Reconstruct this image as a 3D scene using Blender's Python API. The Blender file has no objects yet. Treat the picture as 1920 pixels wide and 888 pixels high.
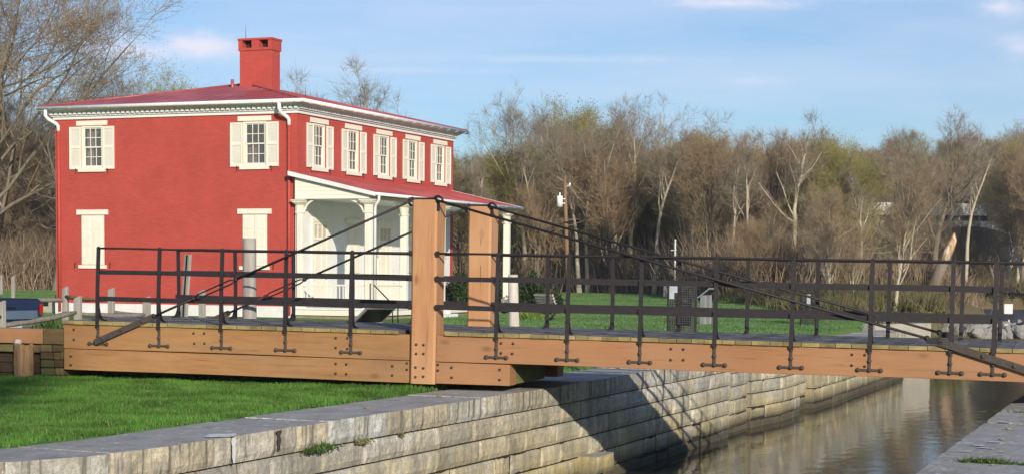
import bpy, bmesh, math, random
import numpy as np
from mathutils import Vector, Matrix, noise as mnoise
R = math.radians
scene = bpy.context.scene
COL = scene.collection

# ------------------------------------------------------------------ camera
cd = bpy.data.cameras.new('camera')
cam = bpy.data.objects.new('camera', cd); COL.objects.link(cam)
cd.sensor_width = 36; cd.lens = 3250.18/1920*36; cd.shift_y = 276/1920
cd.clip_start = .1; cd.clip_end = 5000
yaw, pitch, roll = .3779, -.0649, .0083
F = Vector((-math.sin(yaw)*math.cos(pitch), math.cos(yaw)*math.cos(pitch), math.sin(pitch)))
Rt = Vector((math.cos(yaw), math.sin(yaw), 0)); U = Rt.cross(F)
R2 = Rt*math.cos(roll)+U*math.sin(roll); U2 = U*math.cos(roll)-Rt*math.sin(roll)
cam.matrix_world = Matrix(((R2.x, U2.x, -F.x, 0), (R2.y, U2.y, -F.y, 0), (R2.z, U2.z, -F.z, 1.55), (0, 0, 0, 1)))
scene.camera = cam
# ------------------------------------------------------------------ sun and sky
SUN = Vector((2.0, -2.35, 1.0)).normalized()
elev = math.asin(SUN.z); azim = math.atan2(SUN.x, SUN.y)
sl = bpy.data.lights.new('sun', 'SUN'); sl.energy = 4.6; sl.angle = R(.6); sl.color = (1, .90, .76)
sun = bpy.data.objects.new('sun', sl); COL.objects.link(sun)
sun.rotation_euler = SUN.to_track_quat('Z', 'Y').to_euler()
w = bpy.data.worlds.new('World'); scene.world = w; w.use_nodes = True
nt = w.node_tree; nd = nt.nodes; lk = nt.links
bg = nd['Background']
sky = nd.new('ShaderNodeTexSky'); sky.sky_type = 'NISHITA'; sky.sun_disc = False
sky.sun_elevation = elev; sky.sun_rotation = azim
sky.air_density = 1.0; sky.dust_density = .1; sky.ozone_density = 5.5
tc = nd.new('ShaderNodeTexCoord')
def cloud(scale, loc, lo, hi, seed):
    mp = nd.new('ShaderNodeMapping'); mp.inputs['Scale'].default_value = scale; mp.inputs['Location'].default_value = loc
    n = nd.new('ShaderNodeTexNoise'); n.inputs['Scale'].default_value = 1; n.inputs['Detail'].default_value = 7; n.inputs['Roughness'].default_value = .58
    r = nd.new('ShaderNodeMapRange'); r.interpolation_type = 'SMOOTHSTEP'
    r.inputs[1].default_value = lo; r.inputs[2].default_value = hi; r.inputs[3].default_value = 0; r.inputs[4].default_value = 1
    lk.new(tc.outputs['Generated'], mp.inputs[0]); lk.new(mp.outputs[0], n.inputs['Vector']); lk.new(n.outputs[0], r.inputs[0])
    return r
c1 = cloud((9, 9, 42), (3.1, 1.2, .4), .52, .82, 1)
c2 = cloud((2.5, 2.5, 16), (.3, 4.2, 2.2), .38, .75, 2)
# a few separate low clouds: soft ellipses in the sky broken up by noise  (azimuth deg, elevation deg, half width, half height, strength)
nz = nd.new('ShaderNodeTexNoise'); nz.inputs['Scale'].default_value = 1; nz.inputs['Detail'].default_value = 8; nz.inputs['Roughness'].default_value = .6
nzm = nd.new('ShaderNodeMapping'); nzm.inputs['Scale'].default_value = (34, 34, 75); lk.new(tc.outputs['Generated'], nzm.inputs[0]); lk.new(nzm.outputs[0], nz.inputs['Vector'])
acc = None
for az, el, wa, we, stg in ((-32.0, 7.15, 1.3, .42, 1.3), (-33.9, 6.95, 2.0, .34, 1.0), (-32.8, 9.05, 2.8, .30, 1.2), (-29.8, 9.05, 1.6, .22, 1.0), (-14.6, 8.65, 1.9, .18, .9), (-12.0, 8.9, 1.2, .15, .7), (-6.3, 8.35, .9, .30, .9), (-5.6, 7.1, .8, .35, .7), (-9.5, 8.9, 1.3, .2, .6), (-20, 6.9, 4.5, .14, .4), (-25, 6.5, 3.0, .12, .35), (-14, 6.2, 1.0, .18, .35)):
    a_, e_ = math.radians(az), math.radians(el); c = (math.sin(a_)*math.cos(e_), math.cos(a_)*math.cos(e_), math.sin(e_))
    sb = nd.new('ShaderNodeVectorMath'); sb.operation = 'SUBTRACT'; lk.new(tc.outputs['Generated'], sb.inputs[0]); sb.inputs[1].default_value = c
    sc = nd.new('ShaderNodeVectorMath'); sc.operation = 'MULTIPLY'; lk.new(sb.outputs[0], sc.inputs[0]); sc.inputs[1].default_value = (1/math.radians(wa), 1/math.radians(wa), 1/math.radians(we))
    ln = nd.new('ShaderNodeVectorMath'); ln.operation = 'LENGTH'; lk.new(sc.outputs[0], ln.inputs[0])
    ad = nd.new('ShaderNodeMath'); ad.operation = 'MULTIPLY_ADD'; lk.new(nz.outputs[0], ad.inputs[0]); ad.inputs[1].default_value = -2.6; ad.inputs[2].default_value = 1.3
    a2 = nd.new('ShaderNodeMath'); a2.operation = 'ADD'; lk.new(ad.outputs[0], a2.inputs[0]); lk.new(ln.outputs['Value'], a2.inputs[1])
    mr = nd.new('ShaderNodeMapRange'); mr.interpolation_type = 'SMOOTHSTEP'; lk.new(a2.outputs[0], mr.inputs[0]); mr.inputs[1].default_value = 1.6; mr.inputs[2].default_value = -.6; mr.inputs[3].default_value = 0; mr.inputs[4].default_value = stg
    if acc is None: acc = mr
    else:
        mxn = nd.new('ShaderNodeMath'); mxn.operation = 'MAXIMUM'; lk.new(acc.outputs[0], mxn.inputs[0]); lk.new(mr.outputs[0], mxn.inputs[1]); acc = mxn
ml = nd.new('ShaderNodeMath'); ml.operation = 'MULTIPLY'; lk.new(acc.outputs[0], ml.inputs[0]); ml.inputs[1].default_value = .80
m2 = nd.new('ShaderNodeMath'); m2.operation = 'MULTIPLY_ADD'; lk.new(c2.outputs[0], m2.inputs[0]); m2.inputs[1].default_value = .42; lk.new(ml.outputs[0], m2.inputs[2])
mix = nd.new('ShaderNodeMix'); mix.data_type = 'RGBA'; mix.clamp_factor = True
lk.new(m2.outputs[0], mix.inputs[0]); lk.new(sky.outputs[0], mix.inputs[6]); mix.inputs[7].default_value = (7.2, 7.3, 8.6, 1)
lk.new(mix.outputs[2], bg.inputs[0]); bg.inputs[1].default_value = .108
vs = scene.view_settings; vs.view_transform = 'Standard'; vs.look = 'None'; vs.exposure = 0.16; vs.gamma = 1; vs.use_curve_mapping = False

# ------------------------------------------------------------------ materials
def newmat(name):
    m = bpy.data.materials.new(name); m.use_nodes = True
    b = m.node_tree.nodes['Principled BSDF']; return m, m.node_tree, b
def M(name, a, b=None, scale=3., rough=.7, bump=0., stretch=(1, 1, 1), detail=5., spec=.3, metal=0., bscale=None, attr=None, lo=.3, hi=.7, c=None, cscale=.6, cl=.5, ch=.7, bdist=.02):
    m, t, p = newmat(name); N = t.nodes; L = t.links
    p.inputs['Roughness'].default_value = rough; p.inputs['Specular IOR Level'].default_value = spec; p.inputs['Metallic'].default_value = metal
    if b is None: b = tuple(x*.8 for x in a)
    co = N.new('ShaderNodeTexCoord'); mp = N.new('ShaderNodeMapping'); mp.inputs['Scale'].default_value = stretch
    L.new(co.outputs['Object'], mp.inputs[0])
    n = N.new('ShaderNodeTexNoise'); n.inputs['Scale'].default_value = scale; n.inputs['Detail'].default_value = detail; n.inputs['Roughness'].default_value = .62
    L.new(mp.outputs[0], n.inputs['Vector'])
    r = N.new('ShaderNodeMapRange'); r.inputs[1].default_value = lo; r.inputs[2].default_value = hi; L.new(n.outputs[0], r.inputs[0])
    mx = N.new('ShaderNodeMix'); mx.data_type = 'RGBA'; L.new(r.outputs[0], mx.inputs[0])
    mx.inputs[6].default_value = (*a, 1); mx.inputs[7].default_value = (*b, 1)
    out = mx.outputs[2]
    if c is not None:
        n2 = N.new('ShaderNodeTexNoise'); n2.inputs['Scale'].default_value = cscale; n2.inputs['Detail'].default_value = 6; L.new(mp.outputs[0], n2.inputs['Vector'])
        r2 = N.new('ShaderNodeMapRange'); r2.inputs[1].default_value = cl; r2.inputs[2].default_value = ch; L.new(n2.outputs[0], r2.inputs[0])
        m3 = N.new('ShaderNodeMix'); m3.data_type = 'RGBA'; L.new(r2.outputs[0], m3.inputs[0]); L.new(out, m3.inputs[6]); m3.inputs[7].default_value = (*c, 1); out = m3.outputs[2]
    if attr:
        at = N.new('ShaderNodeAttribute'); at.attribute_name = attr
        m4 = N.new('ShaderNodeMix'); m4.data_type = 'RGBA'; m4.blend_type = 'MULTIPLY'; m4.inputs[0].default_value = 1
        L.new(out, m4.inputs[6]); L.new(at.outputs['Color'], m4.inputs[7]); out = m4.outputs[2]
    L.new(out, p.inputs['Base Color'])
    if bump:
        nb = N.new('ShaderNodeTexNoise'); nb.inputs['Scale'].default_value = bscale or scale*3; nb.inputs['Detail'].default_value = 6; nb.inputs['Roughness'].default_value = .65
        L.new(mp.outputs[0], nb.inputs['Vector'])
        bp = N.new('ShaderNodeBump'); bp.inputs['Strength'].default_value = bump; bp.inputs['Distance'].default_value = bdist
        L.new(nb.outputs[0], bp.inputs['Height']); L.new(bp.outputs[0], p.inputs['Normal'])
    return m

m_cream = M('cream_paint', (.82, .78, .66), (.74, .70, .57), 2, .5, .05)
m_white = M('white_paint', (.80, .80, .78), (.70, .70, .67), 1.5, .55, .05)
m_foot = M('whitewashed_foundation', (.78, .77, .74), (.66, .65, .61), 2.5, .8, .5, bscale=9)
m_gutter = M('gutter_white', (.80, .80, .79), (.72, .72, .71), 3, .35)
m_roof = M('red_roof_metal', (.38, .078, .078), (.30, .062, .066), 1.2, .40, .06, spec=.6, c=(.46, .15, .15), cscale=.5, cl=.5, ch=.72)
m_slat = M('shutter_slat', (.72, .69, .60), (.66, .62, .52), 3, .6)
m_dark = M('dark_interior', (.085, .08, .08), None, 3, .9)
m_curtain = M('beige_curtain', (.60, .54, .45), (.42, .37, .3), 9, .9)
m_iron = M('dark_brown_iron', (.019, .015, .017), (.031, .024, .026), 14, .55, .3, spec=.35, bscale=60)
m_ironw = M('weathered_iron_fittings', (.085, .068, .055), (.05, .042, .038), 18, .7, .5, bscale=70)
m_iron_h = M('black_painted_steel', (.012, .012, .014), None, 8, .45)
def wood(name, pal, dark, grain, axis):
    m, t, p = newmat(name); N = t.nodes; L = t.links; co = N.new('ShaderNodeTexCoord')
    def nz(scale, st, det, lo, hi, rough=.6):
        mp = N.new('ShaderNodeMapping'); mp.inputs['Scale'].default_value = st; L.new(co.outputs['Object'], mp.inputs[0])
        n = N.new('ShaderNodeTexNoise'); n.inputs['Scale'].default_value = scale; n.inputs['Detail'].default_value = det; n.inputs['Roughness'].default_value = rough; n.inputs['Distortion'].default_value = .4; L.new(mp.outputs[0], n.inputs['Vector'])
        r = N.new('ShaderNodeMapRange'); r.inputs[1].default_value = lo; r.inputs[2].default_value = hi; L.new(n.outputs[0], r.inputs[0]); return r.outputs[0], n.outputs[0]
    def mix(f, a, b, k=1.):
        if k != 1: y = N.new('ShaderNodeMath'); y.operation = 'MULTIPLY'; L.new(f, y.inputs[0]); y.inputs[1].default_value = k; f = y.outputs[0]
        x = N.new('ShaderNodeMix'); x.data_type = 'RGBA'; L.new(f, x.inputs[0])
        for i_, v in ((6, a), (7, b)):
            if isinstance(v, tuple): x.inputs[i_].default_value = (*v, 1)
            else: L.new(v, x.inputs[i_])
        return x.outputs[2]
    lg = (.12, 1, 1) if axis == 'x' else (1, 1, .12); lg2 = (.035, 1, 1) if axis == 'x' else (1, 1, .035)
    f1, _ = nz(.9, (.5, 1, 1) if axis == 'x' else (1, 1, .5), 6, .35, .65); c = mix(f1, pal[0], pal[1])
    f2, n2 = nz(14, lg, 8, .42, .68, .7); c = mix(f2, c, grain, .95)
    f3, n3 = nz(26, lg2, 4, .60, .70); c = mix(f3, c, dark, .85)
    f4, _ = nz(2.2, lg, 7, .55, .72); c = mix(f4, c, dark, .7); f6, _ = nz(1.1, lg, 8, .56, .70, .7); c = mix(f6, c, (.30, .235, .16), .5)
    mp = N.new('ShaderNodeMapping'); mp.inputs['Scale'].default_value = (1.3, 2.6, 2.6) if axis == 'x' else (2.6, 2.6, 1.3); L.new(co.outputs['Object'], mp.inputs[0])
    v = N.new('ShaderNodeTexVoronoi'); v.inputs['Scale'].default_value = 1.0; L.new(mp.outputs[0], v.inputs['Vector'])
    r = N.new('ShaderNodeMapRange'); r.inputs[1].default_value = .13; r.inputs[2].default_value = .04; L.new(v.outputs['Distance'], r.inputs[0]); c = mix(r.outputs[0], c, tuple(x*.8 for x in dark), .8)
    f5, _ = nz(.55, (1, 1, 1), 3, .45, .7); c = mix(f5, c, pal[2], .6)
    L.new(c, p.inputs['Base Color']); p.inputs['Roughness'].default_value = .65; p.inputs['Specular IOR Level'].default_value = .3
    b = N.new('ShaderNodeBump'); b.inputs['Strength'].default_value = .4; b.inputs['Distance'].default_value = .008; L.new(n2, b.inputs['Height']); b2 = N.new('ShaderNodeBump'); b2.inputs['Strength'].default_value = .5; b2.inputs['Distance'].default_value = .008; L.new(n3, b2.inputs['Height']); b2.invert = True; L.new(b.outputs[0], b2.inputs['Normal']); L.new(b2.outputs[0], p.inputs['Normal'])
    return m
m_beam = wood('stained_orange_beam', ((.40, .205, .098), (.32, .158, .075), (.37, .205, .105)), (.20, .095, .042), (.36, .165, .070), 'x')
m_beaml = wood('browner_stained_beam', ((.42, .225, .090), (.32, .160, .064), (.36, .20, .085)), (.17, .08, .034), (.30, .14, .055), 'x')
m_postw = wood('orange_tan_post', ((.51, .275, .13), (.44, .22, .10), (.56, .33, .18)), (.27, .13, .06), (.43, .20, .09), 'z')
m_deck = M('grey_deck_boards', (.20, .19, .185), (.10, .095, .095), 2.2, .8, .4, (5, .5, 5), 7, bscale=8, attr='tint')
m_dend = M('board_end_grain', (.36, .27, .11), (.17, .145, .06), 5, .85, .3, (1, 1, 2), attr='tint')
m_dtimber = M('mossy_dark_timber', (.15, .095, .05), (.075, .05, .03), 3, .85, .5, (1.2, 1.2, 5), 7, c=(.10, .105, .035), cscale=1.4, cl=.5, ch=.68, attr='tint')
m_greent = M('green_stained_timber', (.20, .21, .07), (.12, .12, .045), 3, .8, .4, (4, 1, 3), 7)
m_stump = M('split_stump_wood', (.42, .26, .13), (.15, .085, .045), 3, .8, .6, (6, 6, .7), 6, bscale=7)
m_log = M('grey_weathered_log', (.40, .37, .33), (.24, .215, .185), 2.2, .85, .5, (5, 5, .5), 7, bscale=8)
m_logp = M('pale_peeled_log', (.62, .57, .51), (.40, .35, .3), 2.2, .8, .4, (5, 5, .5), 7, bscale=8)
m_rail = M('split_rail_wood', (.25, .215, .185), (.13, .11, .095), 3, .85, .5, (.8, 6, 6), 7)
m_railo = M('orange_brown_rail', (.36, .21, .09), (.2, .11, .05), 3, .85, .5, (.8, 6, 6), 7)
m_rubble = M('tan_rubble_foundation', (.33, .27, .17), (.22, .19, .13), 4, .9, .8, bscale=14)
m_conc = M('pale_concrete', (.44, .41, .34), (.33, .30, .24), 2, .85, .3)
m_gravel = M('grey_gravel_path', (.24, .235, .235), (.17, .165, .165), 30, .95, .7, bscale=60)
m_asph = m_gravel

def brick_mat():
    m, t, p = newmat('red_painted_brick'); N = t.nodes; L = t.links
    co = N.new('ShaderNodeTexCoord'); sp = N.new('ShaderNodeSeparateXYZ'); L.new(co.outputs['Object'], sp.inputs[0])
    ad = N.new('ShaderNodeMath'); L.new(sp.outputs[0], ad.inputs[0]); L.new(sp.outputs[1], ad.inputs[1])
    cb = N.new('ShaderNodeCombineXYZ'); L.new(ad.outputs[0], cb.inputs[0]); L.new(sp.outputs[2], cb.inputs[1])
    br = N.new('ShaderNodeTexBrick'); br.inputs['Scale'].default_value = 1; br.inputs['Brick Width'].default_value = .21; br.inputs['Row Height'].default_value = .068
    br.inputs['Mortar Size'].default_value = .007; br.inputs['Mortar Smooth'].default_value = .5
    br.inputs['Color1'].default_value = (.475, .078, .058, 1); br.inputs['Color2'].default_value = (.43, .068, .051, 1); br.inputs['Mortar'].default_value = (.395, .062, .047, 1)
    L.new(cb.outputs[0], br.inputs['Vector'])
    n = N.new('ShaderNodeTexNoise'); n.inputs['Scale'].default_value = .9; n.inputs['Detail'].default_value = 8; L.new(co.outputs['Object'], n.inputs['Vector'])
    r = N.new('ShaderNodeMapRange'); r.inputs[1].default_value = .35; r.inputs[2].default_value = .7; r.inputs[3].default_value = .93; r.inputs[4].default_value = 1.08; L.new(n.outputs[0], r.inputs[0])
    mx = N.new('ShaderNodeMix'); mx.data_type = 'RGBA'; mx.blend_type = 'MULTIPLY'; mx.inputs[0].default_value = 1
    L.new(br.outputs[0], mx.inputs[6]); L.new(r.outputs[0], mx.inputs[7]); L.new(mx.outputs[2], p.inputs['Base Color'])
    bp = N.new('ShaderNodeBump'); bp.inputs['Strength'].default_value = .35; bp.inputs['Distance'].default_value = .003; bp.invert = True
    L.new(br.outputs['Fac'], bp.inputs['Height'])
    n2 = N.new('ShaderNodeTexNoise'); n2.inputs['Scale'].default_value = 14; n2.inputs['Detail'].default_value = 4; L.new(co.outputs['Object'], n2.inputs['Vector'])
    bp2 = N.new('ShaderNodeBump'); bp2.inputs['Strength'].default_value = .5; bp2.inputs['Distance'].default_value = .012
    L.new(n2.outputs[0], bp2.inputs['Height']); L.new(bp.outputs[0], bp2.inputs['Normal']); L.new(bp2.outputs[0], p.inputs['Normal'])
    p.inputs['Roughness'].default_value = .6; p.inputs['Specular IOR Level'].default_value = .3
    return m
m_brick = brick_mat()

def siding_mat(name, col, dirn=2, per=.13):
    m, t, p = newmat(name); N = t.nodes; L = t.links
    co = N.new('ShaderNodeTexCoord'); sp = N.new('ShaderNodeSeparateXYZ'); L.new(co.outputs['Object'], sp.inputs[0])
    ml = N.new('ShaderNodeMath'); ml.operation = 'DIVIDE'; L.new(sp.outputs[dirn], ml.inputs[0]); ml.inputs[1].default_value = per
    fr = N.new('ShaderNodeMath'); fr.operation = 'FRACT'; L.new(ml.outputs[0], fr.inputs[0])
    bp = N.new('ShaderNodeBump'); bp.inputs['Strength'].default_value = .8; bp.inputs['Distance'].default_value = .02; bp.invert = True; L.new(fr.outputs[0], bp.inputs['Height']); L.new(bp.outputs[0], p.inputs['Normal'])
    p.inputs['Base Color'].default_value = (*col, 1); p.inputs['Roughness'].default_value = .5
    return m
m_siding = siding_mat('cream_clapboard', (.80, .76, .64))

def glass_mat():
    m, t, p = newmat('window_glass'); N = t.nodes; L = t.links
    p.inputs['Base Color'].default_value = (.16, .155, .16, 1); p.inputs['Roughness'].default_value = .06; p.inputs['Specular IOR Level'].default_value = .6
    tr = N.new('ShaderNodeBsdfTransparent'); mx = N.new('ShaderNodeMixShader'); mx.inputs[0].default_value = .6
    L.new(tr.outputs[0], mx.inputs[1]); L.new(p.outputs[0], mx.inputs[2]); L.new(mx.outputs[0], N['Material Output'].inputs[0])
    return m
m_glass = glass_mat()

def stone_mat(name, base, alt, streak, yel, topc):
    m, t, p = newmat(name); N = t.nodes; L = t.links
    co = N.new('ShaderNodeTexCoord'); geo = N.new('ShaderNodeNewGeometry')
    def noise(scale, stretch=(1, 1, 1), det=6, lo=.35, hi=.65, rough=.6):
        mp = N.new('ShaderNodeMapping'); mp.inputs['Scale'].default_value = stretch; L.new(co.outputs['Object'], mp.inputs[0])
        n = N.new('ShaderNodeTexNoise'); n.inputs['Scale'].default_value = scale; n.inputs['Detail'].default_value = det; n.inputs['Roughness'].default_value = rough; L.new(mp.outputs[0], n.inputs['Vector'])
        r = N.new('ShaderNodeMapRange'); r.inputs[1].default_value = lo; r.inputs[2].default_value = hi; L.new(n.outputs[0], r.inputs[0]); return r.outputs[0], n.outputs[0]
    def mixc(f, a, b, mode='MIX'):
        x = N.new('ShaderNodeMix'); x.data_type = 'RGBA'; x.blend_type = mode
        if isinstance(f, float): x.inputs[0].default_value = f
        else: L.new(f, x.inputs[0])
        for i, v in ((6, a), (7, b)):
            if isinstance(v, tuple): x.inputs[i].default_value = (*v, 1)
            else: L.new(v, x.inputs[i])
        return x.outputs[2]
    def mul(a, b):
        x = N.new('ShaderNodeMath'); x.operation = 'MULTIPLY'
        L.new(a, x.inputs[0])
        if isinstance(b, float): x.inputs[1].default_value = b
        else: L.new(b, x.inputs[1])
        return x.outputs[0]
    f1, _ = noise(22, det=8, lo=.3, hi=.7); f2, _ = noise(1.6, (1, 1, 1), 5, .42, .62); f3, _ = noise(2.6, (2.2, 2.2, .35), 7, .50, .70); fs, nb = noise(55, det=4)
    c = mixc(f1, base, alt); fsp, _ = noise(70, det=3, lo=.52, hi=.62); c = mixc(mul(fsp, .35), c, (.16, .145, .12)); 
    at = N.new('ShaderNodeAttribute'); at.attribute_name = 'tint'; c = mixc(1., c, at.outputs['Color'], 'MULTIPLY')
    # yellow-green algae and damp low down towards the waterline
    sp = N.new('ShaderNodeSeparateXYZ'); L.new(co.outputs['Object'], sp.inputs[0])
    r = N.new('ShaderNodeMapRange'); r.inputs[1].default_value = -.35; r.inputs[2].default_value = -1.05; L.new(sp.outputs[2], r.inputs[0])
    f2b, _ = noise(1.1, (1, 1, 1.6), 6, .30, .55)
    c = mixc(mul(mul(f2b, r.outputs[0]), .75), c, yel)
    fbl, _ = noise(4.0, (1, 1, 1.3), 8, .46, .60, .7); c = mixc(mul(fbl, .6), c, (.33, .315, .28))
    fyl, _ = noise(2.1, (1, 1, 1), 7, .50, .62); c = mixc(mul(fyl, .40), c, (.66, .58, .38))
    c = mixc(mul(f2, .45), c, (.20, .19, .12))
    f3b, _ = noise(7, (2.0, 2.0, .13), 5, .53, .64, .5)
    rz = N.new('ShaderNodeMapRange'); rz.inputs[1].default_value = -.34; rz.inputs[2].default_value = -.2; rz.inputs[3].default_value = .3; rz.inputs[4].default_value = .85; L.new(sp.outputs[2], rz.inputs[0])
    c = mixc(mul(f3, .5), c, streak); c = mixc(mul(f3b, rz.outputs[0]), c, streak)
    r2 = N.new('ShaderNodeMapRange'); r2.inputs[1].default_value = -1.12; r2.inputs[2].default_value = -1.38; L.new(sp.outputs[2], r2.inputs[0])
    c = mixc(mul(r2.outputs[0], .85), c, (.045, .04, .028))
    # up-facing tops of the coping: smooth blue-grey stone with dark lichen
    sn = N.new('ShaderNodeSeparateXYZ'); L.new(geo.outputs['True Normal'], sn.inputs[0])
    r3 = N.new('ShaderNodeMapRange'); r3.inputs[1].default_value = .6; r3.inputs[2].default_value = .85; L.new(sn.outputs[2], r3.inputs[0])
    ft, _ = noise(3.2, (1, 1, 1), 8, .35, .7); ftw, _ = noise(4.2, (2.5, 1, 1), 6, .60, .66); fd, _ = noise(26, det=5, lo=.52, hi=.75)
    tcx = mixc(ft, topc, tuple(x*.72 for x in topc)); tcx = mixc(mul(fd, .5), tcx, (.12, .11, .10)); fst, _ = noise(1.3, (1, 1, 1), 6, .50, .66); tcx = mixc(mul(fst, .6), tcx, (.24, .22, .20)); frs, _ = noise(2.4, (1, 1, 1), 4, .60, .68); tcx = mixc(mul(frs, .5), tcx, (.30, .20, .12)); tcx = mixc(mul(ftw, .8), tcx, (.62, .62, .62))
    c = mixc(r3.outputs[0], c, tcx)
    L.new(c, p.inputs['Base Color']); p.inputs['Roughness'].default_value = .85; p.inputs['Specular IOR Level'].default_value = .2
    bp = N.new('ShaderNodeBump'); bp.inputs['Strength'].default_value = .55; bp.inputs['Distance'].default_value = .015; L.new(nb, bp.inputs['Height'])
    _, nb2 = noise(14, det=5); b2 = N.new('ShaderNodeBump'); b2.inputs['Strength'].default_value = .6; b2.inputs['Distance'].default_value = .035
    L.new(nb2, b2.inputs['Height']); L.new(bp.outputs[0], b2.inputs['Normal']); L.new(b2.outputs[0], p.inputs['Normal'])
    return m
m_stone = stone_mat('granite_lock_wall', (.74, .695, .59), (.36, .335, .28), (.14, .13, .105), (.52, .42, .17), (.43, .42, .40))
m_core = M('dark_mortar', (.035, .032, .025), None, 4, .95)

def ground_mat():
    m, t, p = newmat('lawn_and_leaf_litter'); N = t.nodes; L = t.links
    co = N.new('ShaderNodeTexCoord')
    def noise(s, lo, hi, det=8, st=(1, 1, 1)):
        mp = N.new('ShaderNodeMapping'); mp.inputs['Scale'].default_value = st; L.new(co.outputs['Object'], mp.inputs[0])
        n = N.new('ShaderNodeTexNoise'); n.inputs['Scale'].default_value = s; n.inputs['Detail'].default_value = det; n.inputs['Roughness'].default_value = .65; L.new(mp.outputs[0], n.inputs['Vector'])
        r = N.new('ShaderNodeMapRange'); r.inputs[1].default_value = lo; r.inputs[2].default_value = hi; L.new(n.outputs[0], r.inputs[0]); return r.outputs[0], n
    def mix(f, a, b):
        x = N.new('ShaderNodeMix'); x.data_type = 'RGBA'; L.new(f, x.inputs[0])
        for i, v in ((6, a), (7, b)):
            if isinstance(v, tuple): x.inputs[i].default_value = (*v, 1)
            else: L.new(v, x.inputs[i])
        return x.outputs[2]
    f1, _ = noise(.35, .35, .65); f2, n2 = noise(9, .3, .7); f3, _ = noise(.12, .5, .6)
    c = mix(f1, (.105, .205, .045), (.080, .165, .038)); c = mix(f2, c, (.125, .215, .060))
    f4, _ = noise(.25, .56, .66, 6, (.6, 2.2, 1)); 
    m5 = N.new('ShaderNodeMath'); m5.operation = 'MULTIPLY'; L.new(f4, m5.inputs[0]); m5.inputs[1].default_value = .55; c = mix(m5.outputs[0], c, (.16, .17, .06))
    at = N.new('ShaderNodeAttribute'); at.attribute_name = 'zone'; sc = N.new('ShaderNodeSeparateColor'); L.new(at.outputs['Color'], sc.inputs[0])
    b, _ = noise(.8, .35, .65); lit = mix(b, (.21, .15, .085), (.15, .135, .06))
    c = mix(sc.outputs[0], c, lit)
    g, _ = noise(20, .3, .7); grv = mix(g, (.23, .225, .225), (.16, .155, .155)); c = mix(sc.outputs[1], c, grv)
    L.new(c, p.inputs['Base Color']); p.inputs['Roughness'].default_value = .95; p.inputs['Specular IOR Level'].default_value = .1
    bp = N.new('ShaderNodeBump'); bp.inputs['Strength'].default_value = .8; bp.inputs['Distance'].default_value = .06; L.new(n2.outputs[0], bp.inputs['Height']); L.new(bp.outputs[0], p.inputs['Normal'])
    return m
m_ground = ground_mat()

def water_mat(k=.55, nm='murky_water', rg=.03):
    m, t, p = newmat(nm); N = t.nodes; L = t.links
    p.inputs['Base Color'].default_value = (.034, .034, .020, 1); p.inputs['Roughness'].default_value = rg; p.inputs['IOR'].default_value = 1.33; p.inputs['Specular IOR Level'].default_value = .75
    co = N.new('ShaderNodeTexCoord'); prev = None
    for sc, st, ds in ((3.2, (1.0, .55, 1), .030*k), (14, (1.1, .5, 1), .008*k), (.5, (1, .6, 1), .02*k)):
        mp = N.new('ShaderNodeMapping'); mp.inputs['Scale'].default_value = st; mp.inputs['Rotation'].default_value = (0, 0, R(-15)); L.new(co.outputs['Object'], mp.inputs[0])
        n = N.new('ShaderNodeTexNoise'); n.inputs['Scale'].default_value = sc; n.inputs['Detail'].default_value = 4; L.new(mp.outputs[0], n.inputs['Vector'])
        bp = N.new('ShaderNodeBump'); bp.inputs['Strength'].default_value = .30; bp.inputs['Distance'].default_value = ds; L.new(n.outputs[0], bp.inputs['Height'])
        if prev: L.new(prev.outputs[0], bp.inputs['Normal'])
        prev = bp
    L.new(prev.outputs[0], p.inputs['Normal'])
    return m
m_water = water_mat(); m_lake = water_mat(4, 'rippled_lake_water', .3); m_lake.node_tree.nodes['Principled BSDF'].inputs['Base Color'].default_value = (.03, .045, .085, 1)  # lake: blue base colour paints in the reflected sky
def leafy(name, a, b, trans=.3):
    m, t, p = newmat(name); N = t.nodes; L = t.links
    oi = N.new('ShaderNodeNewGeometry'); mx = N.new('ShaderNodeMix'); mx.data_type = 'RGBA'; L.new(oi.outputs['Random Per Island'], mx.inputs[0])
    mx.inputs[6].default_value = (*a, 1); mx.inputs[7].default_value = (*b, 1); L.new(mx.outputs[2], p.inputs['Base Color'])
    p.inputs['Roughness'].default_value = .6; p.inputs['Specular IOR Level'].default_value = .2
    if trans:
        tr = N.new('ShaderNodeBsdfTranslucent'); L.new(mx.outputs[2], tr.inputs[0]); ms = N.new('ShaderNodeMixShader'); ms.inputs[0].default_value = trans
        L.new(p.outputs[0], ms.inputs[1]); L.new(tr.outputs[0], ms.inputs[2]); L.new(ms.outputs[0], N['Material Output'].inputs[0])
    return m
m_grass = leafy('grass_blades', (.075, .195, .028), (.165, .325, .060), .4)
def vary(m, scale=1.3, amt=(.60, 1.30)):
    t = m.node_tree; N = t.nodes; L = t.links; p = N['Principled BSDF']; src = p.inputs['Base Color'].links[0].from_socket
    co = N.new('ShaderNodeTexCoord'); n_ = N.new('ShaderNodeTexNoise'); n_.inputs['Scale'].default_value = scale; n_.inputs['Detail'].default_value = 5; L.new(co.outputs['Object'], n_.inputs['Vector'])
    r_ = N.new('ShaderNodeMapRange'); r_.inputs[1].default_value = .35; r_.inputs[2].default_value = .65; r_.inputs[3].default_value = amt[0]; r_.inputs[4].default_value = amt[1]; L.new(n_.outputs[0], r_.inputs[0])
    x = N.new('ShaderNodeMix'); x.data_type = 'RGBA'; x.blend_type = 'MULTIPLY'; x.inputs[0].default_value = 1; L.new(src, x.inputs[6]); L.new(r_.outputs[0], x.inputs[7])
    for l in list(src.links):
        if l.to_node != x: ts = l.to_socket; L.remove(l); L.new(x.outputs[2], ts)
vary(m_grass); m_grassf = leafy('far_lawn_blades', (.12, .235, .075), (.19, .32, .11), .35); vary(m_grassf, .3, (.78, 1.12))
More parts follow.
